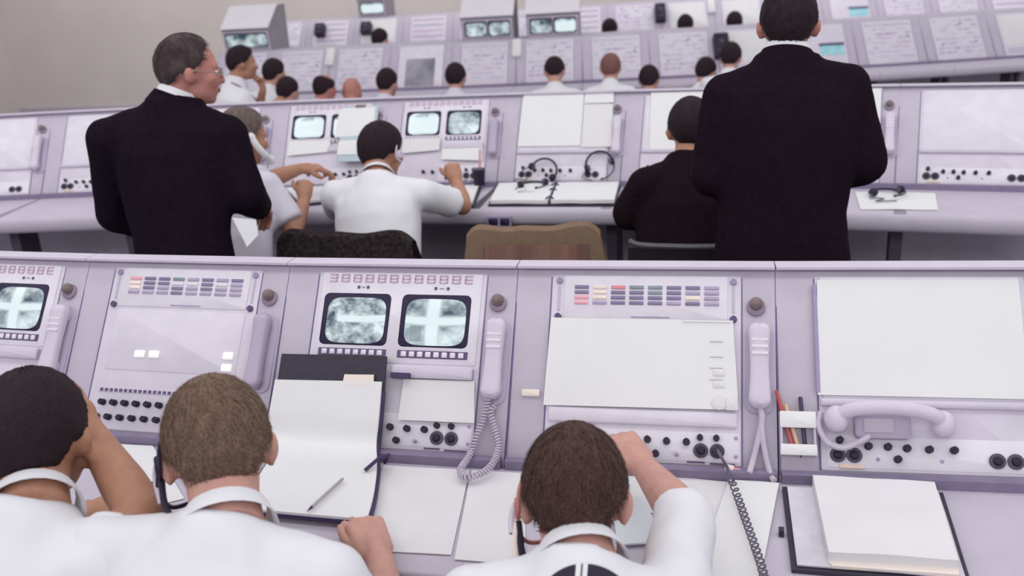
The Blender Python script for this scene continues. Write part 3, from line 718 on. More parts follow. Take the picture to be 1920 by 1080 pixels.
def clipboard():
    P = [PT('B', 0, u, v, h) for u, v, h in ((.380, .060, .030), (.575, .060, .030), (.570, .372, .05), (.395, .372, .05))]
    base = P[3]; r = empty('clipboard', base); tag(r, 'pale blue clipboard with white sheets leaning on a second-row screen', 'clipboard')
    mb = MB(); mb.sheet([P[3], P[2], P[1], P[0]], .004, 4); mb.build('board', BLUECLIP, r, base)
    for nm, C in (('top_sheet', ((.370, .072, .036), (.560, .066, .036), (.560, .225, .044), (.360, .235, .044))), ('lower_sheet', ((.385, .255, .047), (.500, .255, .047), (.490, .335, .053), (.385, .335, .053)))):
        Q = [PT('B', 0, *p) for p in C]; mb = MB(); mb.sheet([Q[3], Q[2], Q[1], Q[0]], .002, 4); mb.build(nm, PAPER, r, base)
    mb = MB(); Q = FM('B', 0); mb.rbox((.48, -.062, .042), (.05, .012, .010), .003, Matrix.Translation(-base) @ Q); mb.build('clip', METAL, r)
clipboard()

# ---------------------------------------------------------------- desks: binders, papers, small things
ZA, ZB = 1.170 - L * CA, 1.296 - L * CA
def desk_sheet(z, C, label, m=PAPER, cat='paper sheet', name='paper_sheet', th=.0016, group=None, wob=.0022, lift=.001):
    mb = MB(); mb.sheet([(x, y, z + lift) for x, y in C][::-1], th, 10, 0, wob)
    for v in mb.bm.verts: pass
    return solo(mb, name, m, label, cat, group)
GD1 = 'papers on the front-row desk'
desk_sheet(ZA, ((-.800, 1.808), (-.590, 1.815), (-.536, 1.487), (-.735, 1.475)), 'large white sheet on the desk right of the tall open binder', PAPER2, group=GD1)
desk_sheet(ZA, ((-.586, 1.815), (-.459, 1.818), (-.383, 1.477), (-.525, 1.473)), 'white sheet under the looped phone cord, left of the right-hand operator', PAPER2, group=GD1)
desk_sheet(ZA, ((-.250, 1.840), (-.140, 1.838), (-.060, 1.705), (-.207, 1.690)), 'white sheet under the outstretched wrist of the right-hand operator', PAPER, group=GD1)
desk_sheet(ZA, ((-.255, 1.735), (-.185, 1.743), (-.125, 1.584), (-.214, 1.560)), 'pale blue folder on the desk beside the right-hand operator\'s sleeve', BLUEPAPER, 'folder', 'folder', .004, lift=.006)
desk_sheet(ZA, ((-.120, 1.848), (.000, 1.842), (.031, 1.495), (-.080, 1.483)), 'white sheet left of the dark coiled cord on the desk', PAPER2, group=GD1)
desk_sheet(ZA, ((-.006, 1.845), (.100, 1.842), (.055, 1.495), (-.060, 1.485)), 'white sheet under the dark coiled cord, next to the black-edged binder', PAPER, group=GD1, lift=.006)
desk_sheet(ZA, ((-1.573, 1.818), (-1.429, 1.822), (-1.203, 1.604), (-1.311, 1.522)), 'white sheet on the desk at the left edge, beyond the tanned forearm', PAPER, group=GD1)
def rect_binder(z, C, label, pages, name='binder', cat='binder', edge=.010, th=.008, tiltz=None):
    base = V((sum(c[0] for c in C) / 4, sum(c[1] for c in C) / 4, z)); r = empty(name, base); tag(r, label, cat)
    mb = MB(); mb.sheet([(x, y, z + .001) for x, y in C][::-1], th, 4); mb.build('cover', BINDER, r, base)
    for nm, PC, t, m in pages:
        mb = MB(); mb.sheet([(x, y, z + th + .0015) for x, y in PC][::-1], t, 10, 0, .003); mb.build(nm, m, r, base)
    return r
# black-edged binder at the right
rect_binder(ZA, ((.106, 1.828), (.430, 1.850), (.420, 1.535), (.112, 1.532)), 'open black-edged binder with grey-white lining and a thick page stack at the right',
            [('lining', ((.116, 1.820), (.420, 1.842), (.412, 1.546), (.122, 1.542)), .003, mat('binder_lining_grey', (206, 202, 212), .8)), ])
mb = MB(); mb.sheet([(x, y, ZA + .014) for x, y in ((.168, 1.836), (.410, 1.842), (.402, 1.566), (.178, 1.556))][::-1], .022, 8, 0, .003); o = solo(mb, 'paper_stack', PAPER2, 'thick stack of white pages lying in the black-edged binder', 'paper stack')
mb = MB(); mb.sheet([(x, y, ZA + .012) for x, y in ((.176, 1.562), (.404, 1.570), (.401, 1.548), (.184, 1.542))][::-1], .006, 4); solo(mb, 'page_tab_edge', PINKPAPER, 'cream bottom edge of pages sticking out below the page stack', 'paper')
mb = MB(); mb.box((.098, 1.655, ZA + .008), (.010, .016, .014)); solo(mb, 'binder_clip', BINDER, 'small black clip on the desk against the black-edged binder', 'clip')

# tall open binder of the left operator: upper leaf leans on the panel, lower leaf lies on the desk
def tall_binder():
    up = lambda u, v, h: PT('A', 0, u, v, h)
    base = V((-.9, 1.72, ZA)); r = empty('binder', base); tag(r, 'tall open black binder with blank white pages, propped on the panel', 'binder')
    mb = MB(); mb.sheet([up(.022, .500, .022), up(.314, .500, .022), up(.308, .252, .034), up(.030, .255, .034)], .006, 4); mb.build('upper_cover', BINDER, r, base)
    # the pages: one curved sheet running down the leaf and out over the desk
    prof = [(0, up(.026, .322, .044), up(.305, .316, .044)), (0, up(.020, .40, .038), up(.306, .40, .038)), (0, up(.014, .465, .034), up(.306, .465, .034)),
            (0, V((-1.060, 1.765, .806)), V((-.800, 1.775, .800))), (0, V((-1.055, 1.70, .792)), V((-.780, 1.715, .790))), (0, V((-1.045, 1.62, .788)), V((-.755, 1.63, .788))), (0, V((-1.035, 1.55, .788)), V((-.735, 1.545, .790)))]
    Ls = smooth_path([p[1] for p in prof], 6); Rs = smooth_path([p[2] for p in prof], 6)
    def strip(name, m, lo, hi, d0, d1, xin):
        mb = MB(); rings = []
        for a, c in list(zip(Ls, Rs))[lo:hi]:
            i = Ls.index(a); t = (Ls[min(i + 1, len(Ls) - 1)] - Ls[max(i - 1, 0)]).normalized(); n = (c - a).normalized().cross(t).normalized()
            if n.z < 0: n = -n
            e = (c - a).normalized() * xin; rings.append([a + e + n * d0, c - e + n * d0, c - e + n * d1, a + e + n * d1])
        mb.loft(rings); o = mb.build(name, m, r, base); return o
    strip('pages', PAPER, 0, 99, -.003, .003, 0)
    strip('page_edge', BINDERE, 2, 99, -.012, -.0035, -.007)
    mb = MB(); mb.sheet([up(.205, .328, .0445), up(.285, .326, .0445), up(.283, .300, .0445), up(.207, .302, .0445)], .002, 3); mb.build('index_tab', PINKPAPER, r, base)
    mb = MB(); q = V((-.790, 1.775, .80)); mb.tube([q + V((0, .02, -.018)), q + V((.014, .012, .008)), q + V((.006, -.02, .018)), q + V((-.02, -.05, .0))], .0045, 8); mb.build('binder_ring', BINDERE, r, base)
tall_binder()
mb = MB(); mb.box((.345, -.2965, .030), (.048, .012, .014), FM('A', 0)); solo(mb, 'binder_clasp', BINDERE, 'dark clasp at the top right corner of the tall black binder', 'clasp')
pen((-.846, 1.684, .800), (-.868, 1.545, .800), .0036, PENCILGREY, 'grey pencil lying diagonally on the pages of the tall black binder', PENDARK, 'pencil', 'pencil')
pen((-1.296, 1.716, ZA + .010), (-1.316, 1.612, ZA + .010), .004, PENDARK, 'dark pencil on the white sheet left of the sandy-haired operator', PENWOOD, 'pencil', 'pencil')
# second row desk
def open_binder(C, mid, label):
    a, b_, c, d = C; base = V(((a[0] + c[0]) / 2, (a[1] + c[1]) / 2, ZB)); r = empty('open_binder', base); tag(r, label, 'binder')
    mb = MB(); mb.sheet([(a[0] - .006, a[1] + .004, ZB + .001), (b_[0] + .006, b_[1] + .004, ZB + .001), (c[0] + .008, c[1] - .012, ZB + .001), (d[0] - .008, d[1] - .012, ZB + .001)][::-1], .008, 4); mb.build('cover', BINDER, r, base)
    for nm, s0, s1 in (('left_pages', 0.0, mid - .012), ('right_pages', mid + .012, 1.0)):
        L0 = lambda p, q, s: (p[0] * (1 - s) + q[0] * s, p[1] * (1 - s) + q[1] * s)
        P = [L0(a, b_, s0), L0(a, b_, s1), L0(d, c, s1), L0(d, c, s0)]
        mb = MB(); mb.sheet([(x, y, ZB + .010) for x, y in P][::-1], .016, 8, 0, .004); mb.build(nm, PAPER, r, base)
    m0 = V((a[0] * (1 - mid) + b_[0] * mid, a[1] * (1 - mid) + b_[1] * mid, ZB + .014)); m1 = V((d[0] * (1 - mid) + c[0] * mid, d[1] * (1 - mid) + c[1] * mid, ZB + .014))
    mb = MB(); mb.tube([m0, m1], .008, 8); mb.build('spine', BINDERE, r, base)
    for s in (.2, .5, .95):
        p = m0.lerp(m1, s); mb = MB(); mb.tube([p + V((.018 * math.cos(q), 0, .008 + .016 * math.sin(q))) for q in [math.pi * i / 8 for i in range(9)]], .004, 6); mb.build('binder_ring', BINDERE, r, base)
open_binder(((-1.112, 4.22), (-.540, 4.235), (-.516, 3.868), (-1.064, 3.866)), .485, 'open black ring binder with white pages on the second-row desk')
rect_binder(ZB, ((-2.205, 4.17), (-1.925, 4.22), (-1.820, 3.925), (-1.975, 3.84)), 'open notebook at the elbow of the man holding a white handset', [('pages', ((-2.20, 4.165), (-1.932, 4.212), (-1.83, 3.935), (-1.975, 3.855)), .012, PAPER2)], 'notebook', 'notebook')
rect_binder(ZB, ((-1.42, 4.19), (-1.200, 4.215), (-1.130, 3.835), (-1.34, 3.78)), 'dark-edged notebook at the right hand of the dark-haired man in white shirt', [('pages', ((-1.415, 4.185), (-1.210, 4.208), (-1.142, 3.845), (-1.34, 3.79)), .012, PAPER)], 'notebook', 'notebook')
desk_sheet(ZB, ((.487, 4.12), (.80, 4.09), (.76, 3.80), (.475, 3.81)), 'white papers on the second-row desk right of the tall man', PAPER, group='papers on the second-row desk')
# twin sockets under the edge of the second-row desk
def desk_sockets():
    base = V((-1.005, 3.775, ZB - .058)); r = empty('socket_box', base); tag(r, 'dark twin socket box on the desk edge above the tan jacket', 'socket')
    mb = MB(); mb.box((0, .006, .012), (.104, .018, .046)); mb.build('housing', MIDGREY, r)
    for x in (-.026, .026):
        mb = MB(); mb.rbox((x, .012, .006), (.04, .030, .010), .004, Matrix(((1, 0, 0, 0), (0, 0, -1, 0), (0, 1, 0, 0), (0, 0, 0, 1)))); mb.build('socket_face', NAVY, r)
desk_sockets()

def headset(loc, rz, label, tilt=(0, 0), group='black headsets left on the second row', M=None):
    r = empty('headset', loc, rz); tag(r, label, 'headset', group)
    if M is not None: r.matrix_world = M
    r.scale = (.85, .85, .85)
    mb = MB(); mb.tube([(.075 * math.cos(a), .075 * math.sin(a), .012) for a in [math.pi * (i / 14) for i in range(15)]], .006, 8); mb.build('headband', BLACK, r)
    for s in (-1, 1):
        mb = MB(); mb.cyl((s * .075 - s * .012, -.012, .022), (s, 0, 0), .021, .019, .022, 16); e = mb.build('earphone', BLACK, r)
        mb = MB(); mb.cyl((s * .075 - s * .014, -.012, .022), (-s, 0, 0), .018, .014, .008, 14); mb.build('ear_cushion', DKGREY, e)
    mb = MB(); mb.tube(smooth_path([(.078, -.012, .022), (.07, -.06, .02), (.03, -.09, .016), (0, -.095, .015)]), .0035, 6); mb.build('microphone_boom', BLACK, r)
    mb = MB(); mb.ell((-.006, -.095, .015), (.010, .007, .007)); mb.build('microphone', DKGREY, r)
    mb = MB(); mb.tube(smooth_path([(-.078, -.02, .018), (-.11, -.05, .006), (-.06, -.09, .006), (-.12, -.12, .006), (-.03, -.15, .006)]), .003, 6); mb.build('cord', CORDDARK, r)
headset((-.935, 4.155, ZB + .022), .5, 'black headset lying on the top left of the open ring binder')
headset((.60, 4.05, ZB + .006), .4, 'black headset on the papers at the right of the tall man')
Mh = FM('B', 2); 
headset((0, 0, 0), 0, 'black headset resting against the knob panel right above the open ring binder', M=Mh @ Matrix.Translation(V((.500, -.395, .022))) @ Matrix.Rotation(.3, 4, 'Z'))
headset((0, 0, 0), 0, 'black headset resting against the knob panel left above the open ring binder', M=Mh @ Matrix.Translation(V((.235, -.430, .024))) @ Matrix.Rotation(-.5, 4, 'Z'))
# pen cup on the second row
r = empty('pen_cup', (-1.205, 4.205, ZB + .022)); tag(r, 'small black pen cup below the second-row twin screens', 'pen cup')
mb = MB(); mb.cyl((0, 0, 0), (0, 0, 1), .026, .030, .075, 18, bev=.03); mb.build('cup', BLACK, r)
mb = MB(); mb.cyl((0, 0, .074), (0, 0, 1), .031, .031, .006, 18); mb.build('rim', DKGREY, r)
pen((-1.190, 4.20, ZB + .195), (-1.202, 4.205, ZB + .07), .005, LAMPR, 'pink pen standing in the small black pen cup')

# dark coiled headset cord from the jack to the right-hand operator
base = PT('A', 1, .481, .439, .02); r = empty('spiral_cable', base); tag(r, 'dark coiled headset cord running from the jack down over the white sheets', 'cord')
pl = [PT('A', 1, .481, .439, .012), PT('A', 1, .482, .441, .045)]
mb = MB(); mb.tube([pl[0], pl[1]], [.0125, .010], 12); mb.build('plug', BINDER, r, base)
mb = MB(); p0 = PT('A', 1, .482, .441, .045); p1 = PT('A', 1, .503, .478, .040); p2 = PT('A', 1, .508, .500, .045); mb.tube(smooth_path([p0, PT('A', 1, .488, .455, .06), p1, p2]), .0036, 7); mb.build('lead', CORDDARK, r, base)
mb, out = cord_coil([p2, V((.000, 1.80, .795)), V((.014, 1.745, .787)), V((.030, 1.66, .787)), V((.046, 1.575, .787)), V((.058, 1.50, .790)), V((.062, 1.44, .785)), V((.05, 1.36, .70)), V((.0, 1.24, .68)), V((-.09, 1.10, .72))], .0074, .0019, 46, CORDDARK, 'coiled_cord')
mb.build('coiled_cord', CORDDARK, r, base)
mb = MB(); q0 = PT('A', 1, .498, .474, .012); q1 = PT('A', 1, .535, .482, .012); mb.tube([q0, q0.lerp(q1, .5)], .009, 10); m2 = mb.build('connector', PINKPAPER, r, base)
mb = MB(); mb.tube([q0.lerp(q1, .45), q1], .006, 10); mb.build('connector_sleeve', LAMPR, m2, base)
#@@PART3
# ---------------------------------------------------------------- people
def remeshed(mb, voxel, smooth_it=4, amp=0.0, freq=9.0, seed=0.0):
    me = bpy.data.meshes.new('tmp'); bmesh.ops.recalc_face_normals(mb.bm, faces=mb.bm.faces); mb.bm.to_mesh(me); mb.bm.free()
    o = bpy.data.objects.new('tmp', me); col.objects.link(o)
    m = o.modifiers.new('r', 'REMESH'); m.mode = 'VOXEL'; m.voxel_size = voxel; m.use_smooth_shade = True
    if smooth_it: s = o.modifiers.new('s', 'SMOOTH'); s.iterations = smooth_it; s.factor = .5
    dg = bpy.context.evaluated_depsgraph_get(); out = bpy.data.meshes.new_from_object(o.evaluated_get(dg))
    bpy.data.objects.remove(o); bpy.data.meshes.remove(me)
    if amp:
        for v in out.vertices:
            p = v.co; q = V((p.x * freq + seed, p.y * freq, p.z * freq * .6))
            v.co = p + v.normal * amp * (noise.noise(q) + .5 * noise.noise(q * 2.3))
    for p in out.polygons: p.use_smooth = True
    return out
def put(me, name, m, parent, off, extra=None):
    bm = bmesh.new(); bm.from_mesh(me)
    bmesh.ops.translate(bm, verts=bm.verts, vec=-V(off)); bm.to_mesh(me); bm.free()
    me.name = name; me.materials.clear(); me.materials.append(m)
    o = bpy.data.objects.new(name, me); col.objects.link(o); o.parent = parent; return o
def frame_of(pos, fwd, roll=0.0):
    f = V(fwd).normalized(); r = f.cross(V((0, 0, 1))).normalized(); u = r.cross(f).normalized()
    R3 = Matrix(((r.x, f.x, u.x), (r.y, f.y, u.y), (r.z, f.z, u.z)))
    R3 = R3 @ Matrix.Rotation(roll, 3, 'Y')
    return Matrix.Translation(V(pos)) @ R3.to_4x4()
SK_C, SK_R = V((0, -.008, .025)), V((.077, .099, .096))
def zline(th):
    P = [(0, .080), (35, .076), (55, .056), (72, .026), (90, -.012), (108, .0), (125, -.03), (150, -.058), (180, -.066)]
    d = abs(math.degrees(th))
    for (a, za), (b, zb) in zip(P, P[1:]):
        if d <= b: return za + (zb - za) * (d - a) / (b - a)
    return P[-1][1]
def hair_mesh(F, T, seed, bald=0.0, strands=0, up_front=.0, recede=0.0, whorl=(0.0, -.055)):
    rnd = random.Random(seed); mb = MB(); NS, NR = 72, 40; rings = []
    def surf(th, ph, extra=0.0):
        d = V((math.sin(th) * math.cos(ph), math.cos(th) * math.cos(ph), math.sin(ph)))
        p = V((d.x * SK_R.x, d.y * SK_R.y, d.z * SK_R.z)) + SK_C
        zl = zline(th) + (recede if abs(th) < 1.0 else 0)
        k = max(0.0, min(1.0, (p.z - zl) / .022)); k = k * k * (3 - 2 * k)
        t = T * k * (1 + .35 * max(0, d.z)) * (1 + up_front * max(0, d.y) * max(0, d.z))
        if bald:
            q = (V((p.x, p.y + .01)) - V((0, .015))).length / bald
            if p.z > .06: t *= max(0.0, min(1.0, (q - .75) * 3))
        if t > 0: t += .0028 * k * noise.noise(V((th * 9 + seed, ph * 3, 1))) + .0016 * k * noise.noise(V((d.x * 40, d.y * 40, d.z * 14 + seed)))
        else: t = -.006
        if k < .03: t = -.006
        n = V((d.x / SK_R.x, d.y / SK_R.y, d.z / SK_R.z)).normalized()
        return p + n * (t + extra), n, k * (t > .002)
    for i in range(NR + 1):
        ph = -math.pi * .43 + (math.pi * .925) * i / NR
        rings.append([F @ surf(2 * math.pi * j / NS - math.pi, ph)[0] for j in range(NS)])
    mb.loft(rings)
    wx, wy = whorl
    for _ in range(strands):
        th = rnd.uniform(-math.pi, math.pi); ph = math.asin(rnd.uniform(-.75, 1.0))
        p, n, k = surf(th, ph)
        if k < .12: continue
        # flow away from the whorl with a little swirl
        away = V((p.x - wx, p.y - wy, 0)); away = away - n * away.dot(n) + V((0, 0, -.35 * max(.2, abs(n.y) + abs(n.x)))) * .1
        t = (away - n * away.dot(n))
        if t.length < 1e-4: continue
        t = t.normalized(); t = (t + n.cross(t) * (.35 + rnd.gauss(0, .22))).normalized()
        ln = rnd.uniform(.016, .034) * (.5 + .5 * k); wd = rnd.uniform(.0007, .0014); s = n.cross(t).normalized()
        prev = None; q = p - n * .002
        lift = rnd.uniform(.10, .42)
        for a in range(4):
            f = a / 3; c = q + t * ln * f + n * (.0045 * math.sin(f * 2.3) * lift * 2.2 - ln * ln * f * f * 4.2 * .5)
            ww = wd * (1 - f * .85)
            vs = [mb.bm.verts.new(F @ (c + s * ww)), mb.bm.verts.new(F @ (c - s * ww))]
            if prev: mb.face((prev[0], prev[1], vs[1], vs[0]))
            prev = vs
    return mb
def hand_parts(mb_palm, mb_f, W_, D, N, side, curl=(.5, .7, .5), size=1.0, thumb=None, spread=.0):
    """palm into mb_palm; five separate fingers into mb_f. W_ wrist, D towards the knuckles, N back of the hand, side=+1 when the thumb lies at +cross(D,N)"""
    W_, D, N = V(W_), V(D).normalized(), V(N); N = (N - D * N.dot(D)).normalized(); A = D.cross(N) * side; k = size
    mb_palm.capsule(W_ - D * .01, W_ + D * .035 * k, .024 * k, .027 * k)
    for x, e in ((.026, .085), (.009, .09), (-.009, .087), (-.026, .08)):
        mb_palm.capsule(W_ + D * .02 * k + A * x * .7 * k, W_ + D * e * k + A * x * k, .0155 * k, .0125 * k)
    mb_palm.capsule(W_ + D * .02 * k + A * .016 * k - N * .006, W_ + D * .055 * k + A * .034 * k - N * .012, .018 * k, .013 * k)
    for i, (x, e, ln) in enumerate(((.027, .088, 1.0), (.009, .094, 1.08), (-.009, .09, 1.0), (-.0265, .082, .82))):
        p = W_ + D * (e - .012) * k + A * x * k; a = 0; pts = [p]; rr = [.0098 * k]
        for L_, c in zip((.052, .028, .022), curl):
            a += c + i * .05; d = D * math.cos(a) - N * math.sin(a) + A * (x * spread)
            for q in (.5, 1.0): pts.append(p + d * L_ * k * ln * q)
            p = pts[-1]; rr += [.0090 * k, .0086 * k]
        rr[-1] = .0055 * k; mb_f.tube(pts, rr, 8)
    th = thumb or (D * .75 + A * .55 - N * .45); th = V(th).normalized(); p = W_ + D * .045 * k + A * .030 * k - N * .010
    t2 = (th + D * .5 - A * .35).normalized(); pts = [p - th * .01, p + th * .02 * k, p + th * .036 * k, p + th * .036 * k + t2 * .014 * k, p + th * .036 * k + t2 * .027 * k]
    mb_f.tube(pts, [.0115 * k, .0115 * k, .0102 * k, .0098 * k, .006 * k], 8)
def collar_ring(mb, F0, r0, r1, h, tilt=.0, open_=.0, cl=.0):
    rings = []
    for z, r in ((0, r0), (h, r1), (h + .002, r1 + .002), (h - .006, r1 + .006), (-.008, r0 + .008)):
        rings.append([F0 @ V((r * math.cos(a), r * 1.02 * math.sin(a), z - .018 * max(0, math.sin(a)))) for a in [2 * math.pi * k / 28 for k in range(28)]])
    mb.loft(rings + [rings[0]], cap=False)
def person(label, head, fwd, neck, shL, shR, pel, pf, elL=None, wrL=None, elR=None, wrR=None, hair=None, T=.013, skin=None, top=None, sleeve='short', suit=None, voxel=.010,
           hands=None, kneeL=None, kneeR=None, stand=False, roll=0.0, strands=0, bald=0.0, recede=0.0, group=None, whorl=(0, -.055), shw=1.0, cuff=.62, footz=0.0, up_front=0.0, simple=False, collar=True):
    head, neck, shL, shR, pel, pf = V(head), V(neck), V(shL), V(shR), V(pel), V(pf).normalized()
    skin = skin or SKIN; top = top or SHIRT
    lat = (shR - shL).normalized(); plat = V((pf.y, -pf.x, 0))
    def dflt(sh, s):
        e = sh + V((0, 0, -.27)) + lat * s * .03 + pf * .07; w = e + pf * .22 + V((0, 0, -.06 if not stand else -.16)) - lat * s * .06; return e, w
    if elL is None: elL, wl = dflt(shL, -1); wrL = wrL or wl
    if elR is None: elR, wr_ = dflt(shR, 1); wrR = wrR or wr_
    elL, elR, wrL, wrR = V(elL), V(elR), V(wrL), V(wrR)
    hipL, hipR = pel - plat * .095, pel + plat * .095
    if stand:
        kL, kR = hipL.lerp(V((hipL.x, hipL.y, footz + .09)), .5) + pf * .03, hipR.lerp(V((hipR.x, hipR.y, footz + .09)), .5) + pf * .03
        aL, aR = V((hipL.x, hipL.y, footz + .09)), V((hipR.x, hipR.y, footz + .09))
    else:
        kL, kR = hipL + pf * .42 - plat * .05, hipR + pf * .42 + plat * .05; kL.z = kR.z = max(.50 + footz, pel.z - .05)
        aL, aR = kL + pf * .03, kR + pf * .03; aL.z = aR.z = footz + .09
    base = V((pel.x, pel.y, footz)); r = empty('person', base); tag(r, label, 'person', group)
    F = frame_of(head, fwd, roll)
    # --- skin
    mb = MB(); fx = MB()
    mb.ell(SK_C, SK_R, F, 24, 16); mb.ell((0, .030, -.048), (.060, .060, .062), F); mb.ell((0, .066, -.086), (.026, .022, .020), F)
    mb.ell((0, .074, .028), (.052, .022, .016), F); mb.ell((0, .055, -.02), (.064, .045, .045), F)
    mb.capsule(F @ V((0, .090, .018)), F @ V((0, .109, -.022)), .0085, .0125); mb.ell((0, .098, -.026), (.018, .012, .009), F)
    mb.ell((0, .088, -.056), (.026, .011, .010), F)
    for s in (-1, 1):
        E = F @ Matrix.Translation((s * .081, -.006, -.004)) @ Matrix.Rotation(s * .32, 4, 'Z')
        mb.ell((0, 0, 0), (.0095, .019, .033), E); mb.ell((s * .004, -.006, .004), (.010, .016, .026), E)
        mb.ell((s * .046, .066, -.012), (.022, .02, .020), F)
    hb = F @ V((0, -.028, -.035)); rg = []
    for q, rr in ((0, .060), (.35, .056), (.7, .057), (1.0, .060)):
        c = hb.lerp(neck, q); t = (neck - hb).normalized(); a = (lat - t * lat.dot(t)).normalized(); b_ = t.cross(a)
        rg.append([c + (a * math.cos(2 * math.pi * k / 20) + b_ * math.sin(2 * math.pi * k / 20)) * rr for k in range(20)])
    mb.loft(rg)
    mb.capsule(neck - V((0, 0, .02)), neck.lerp(pel, .5), .05, .09); mb.capsule(neck.lerp(pel, .4), pel, .10, .115)
    for sh, el, wr in ((shL, elL, wrL), (shR, elR, wrR)):
        mb.capsule(neck + V((0, 0, -.02)), sh, .045, .045); mb.capsule(sh, el, .046, .040); m_ = el.lerp(wr, .3)
        mb.capsule(el, m_, .040, .041); mb.capsule(m_, wr, .041, .0265)
    for h_, k_, a_ in ((hipL, kL, aL), (hipR, kR, aR)):
        mb.capsule(h_, k_, .075, .05); mb.capsule(k_, a_, .05, .036)
    for nm, el, wr, s in (('L', elL, wrL, -1), ('R', elR, wrR, 1)):
        hs = (hands or {}).get(nm)
        if hs: hand_parts(mb, fx, wr, *hs)
        else:
            D = (wr - el).normalized(); Nn = V((0, 0, 1)) + lat * s * .4; hand_parts(mb, fx, wr, D, Nn, -s, (.35, .5, .4))
    me = remeshed(mb, voxel, 2)
    bm = bmesh.new(); bm.from_mesh(me); t2 = bpy.data.meshes.new('t2'); bmesh.ops.recalc_face_normals(fx.bm, faces=fx.bm.faces); fx.bm.to_mesh(t2); fx.bm.free(); bm.from_mesh(t2); bm.to_mesh(me); bm.free(); bpy.data.meshes.remove(t2)
    for p in me.polygons: p.use_smooth = True
    put(me, 'body', skin, r, base)
    if not simple:
        for s in (-1, 1):
            mb = MB(); mb.ell((s * .031, .0845, .006), (.0135, .0085, .0085), F, 12, 8); e = mb.build('eye', EYE, r, base)
            mb = MB(); mb.ell((s * .031, .0915, .006), (.0055, .0025, .0055), F, 10, 6); mb.build('iris', IRIS, e, base)
        mb = MB(); mb.ell((0, .0975, -.0525), (.020, .0035, .0035), F, 12, 6); mb.ell((0, .097, -.0595), (.017, .0035, .004), F, 12, 6); mb.build('lips', LIP, r, base)
    if T > 0: hair_mesh(F, T, sum(map(ord, label)) % 97, bald, strands, up_front, recede, whorl).build('hair', hair, r, base)
    # --- top
    g = .012 if suit else 0.0; mb = MB(); s0 = (shR - shL).length / 2 + .02
    mid = pel.lerp(neck, .5) - pf * .03; rg = []
    lo = -.20 if (suit and stand) else -.06
    prof = [(lo, .185, .135), (.0, .175, .125), (.25, .160, .115), (.5, .175, .125), (.70, .182, .128), (.82, s0 * .90, .115), (.92, s0 * .62, .092), (1.0, .084, .082), (1.07, .072, .074)]
    for q, hw, hd in prof:
        qq = min(max(q, 0), 1); c = pel * (1 - qq) ** 2 + mid * 2 * qq * (1 - qq) + neck * qq * qq
        if q > 1: c = neck + (hb - neck).normalized() * .03
        if q < 0: c = pel + V((0, 0, q))
        a = plat.lerp(lat, qq).normalized(); t = V((0, 0, 1)) if q <= 0 else (pel * (-2 * (1 - qq)) + mid * (2 - 4 * qq) + neck * 2 * qq).normalized()
        a = (a - t * a.dot(t)).normalized(); b_ = t.cross(a)
        rg.append([c + a * math.cos(2 * math.pi * k / 28) * (hw + g) * shw + b_ * math.sin(2 * math.pi * k / 28) * (hd + g) for k in range(28)])
    mb.loft(rg)
    for sh, el, wr in ((shL, elL, wrL), (shR, elR, wrR)):
        mb.capsule(neck + V((0, 0, -.035)) - pf * .0, sh, .062 + g, .064 + g); mb.ell(sh, (.066 + g,) * 3)
        if sleeve == 'short':
            e = sh.lerp(el, cuff); mb.tube([sh, sh.lerp(e, .5), e], [.066, .064, .066], 18)
        elif sleeve == 'elbow':
            mb.capsule(sh, el, .064, .055); e = el.lerp(wr, .14); mb.tube([el, el.lerp(e, .6), e], [.054, .054, .052], 18)
        else:
            mb.capsule(sh, el, .066 + g, .060 + g); e = el.lerp(wr, .93); mb.tube([el, el.lerp(e, .5), e], [.060 + g, .052 + g, .042 + g * .6], 18)
    me = remeshed(mb, max(voxel, .011), 4, .005 if not simple else 0, 11, sum(map(ord, label)) % 31)
    put(me, 'jacket' if suit else 'shirt', suit or top, r, base)
    if collar:
        t = (hb - neck).normalized(); a = (lat - t * lat.dot(t)).normalized(); b_ = t.cross(a)     # b_ = forward-ish
        if b_.dot(F.to_3x3() @ V((0, 1, 0))) < 0: b_ = -b_; a = -a
        F0 = Matrix(((a.x, b_.x, t.x, neck.x), (a.y, b_.y, t.y, neck.y), (a.z, b_.z, t.z, neck.z), (0, 0, 0, 1))) @ Matrix.Translation((0, .004, .008))
        mb = MB(); collar_ring(mb, F0 @ Matrix.Translation((0, 0, .006 if not suit else .0)), .071, .0625, .026 if not suit else .052); mb.build('shirt_collar', top, r, base)
        if suit:
            mb = MB(); collar_ring(mb, F0 @ Matrix.Translation((0, -.002, -.012)), .088, .074, .040); mb.build('jacket_collar', suit, r, base)
    # --- trousers, shoes
    mb = MB(); mb.ell(pel, (.165, .13, .12)); tr = suit or TROUS
    for h_, k_, a_ in ((hipL, kL, aL), (hipR, kR, aR)):
        mb.capsule(h_, k_, .092, .070); mb.tube([k_, k_.lerp(a_, .5), a_ - V((0, 0, .02))], [.070, .064, .058], 16)
    put(remeshed(mb, max(voxel, .014), 3), 'trousers', tr, r, base)
    for a_ in (aL, aR):
        mb = MB(); c = V((a_.x, a_.y, footz)); rg = []
        for q, wd, hh in ((-.075, .022, .05), (-.06, .034, .075), (0, .037, .078), (.08, .042, .052), (.15, .044, .042), (.185, .034, .036), (.20, .014, .024)):
            rg.append([c + pf * q + plat * wd * math.cos(k) + V((0, 0, max(0.002, hh * .5 + hh * .5 * math.sin(k)))) for k in [2 * math.pi * i / 14 for i in range(14)]])
        mb.loft(rg); mb.build('shoe', SHOE, r, base)
    return r, F, base

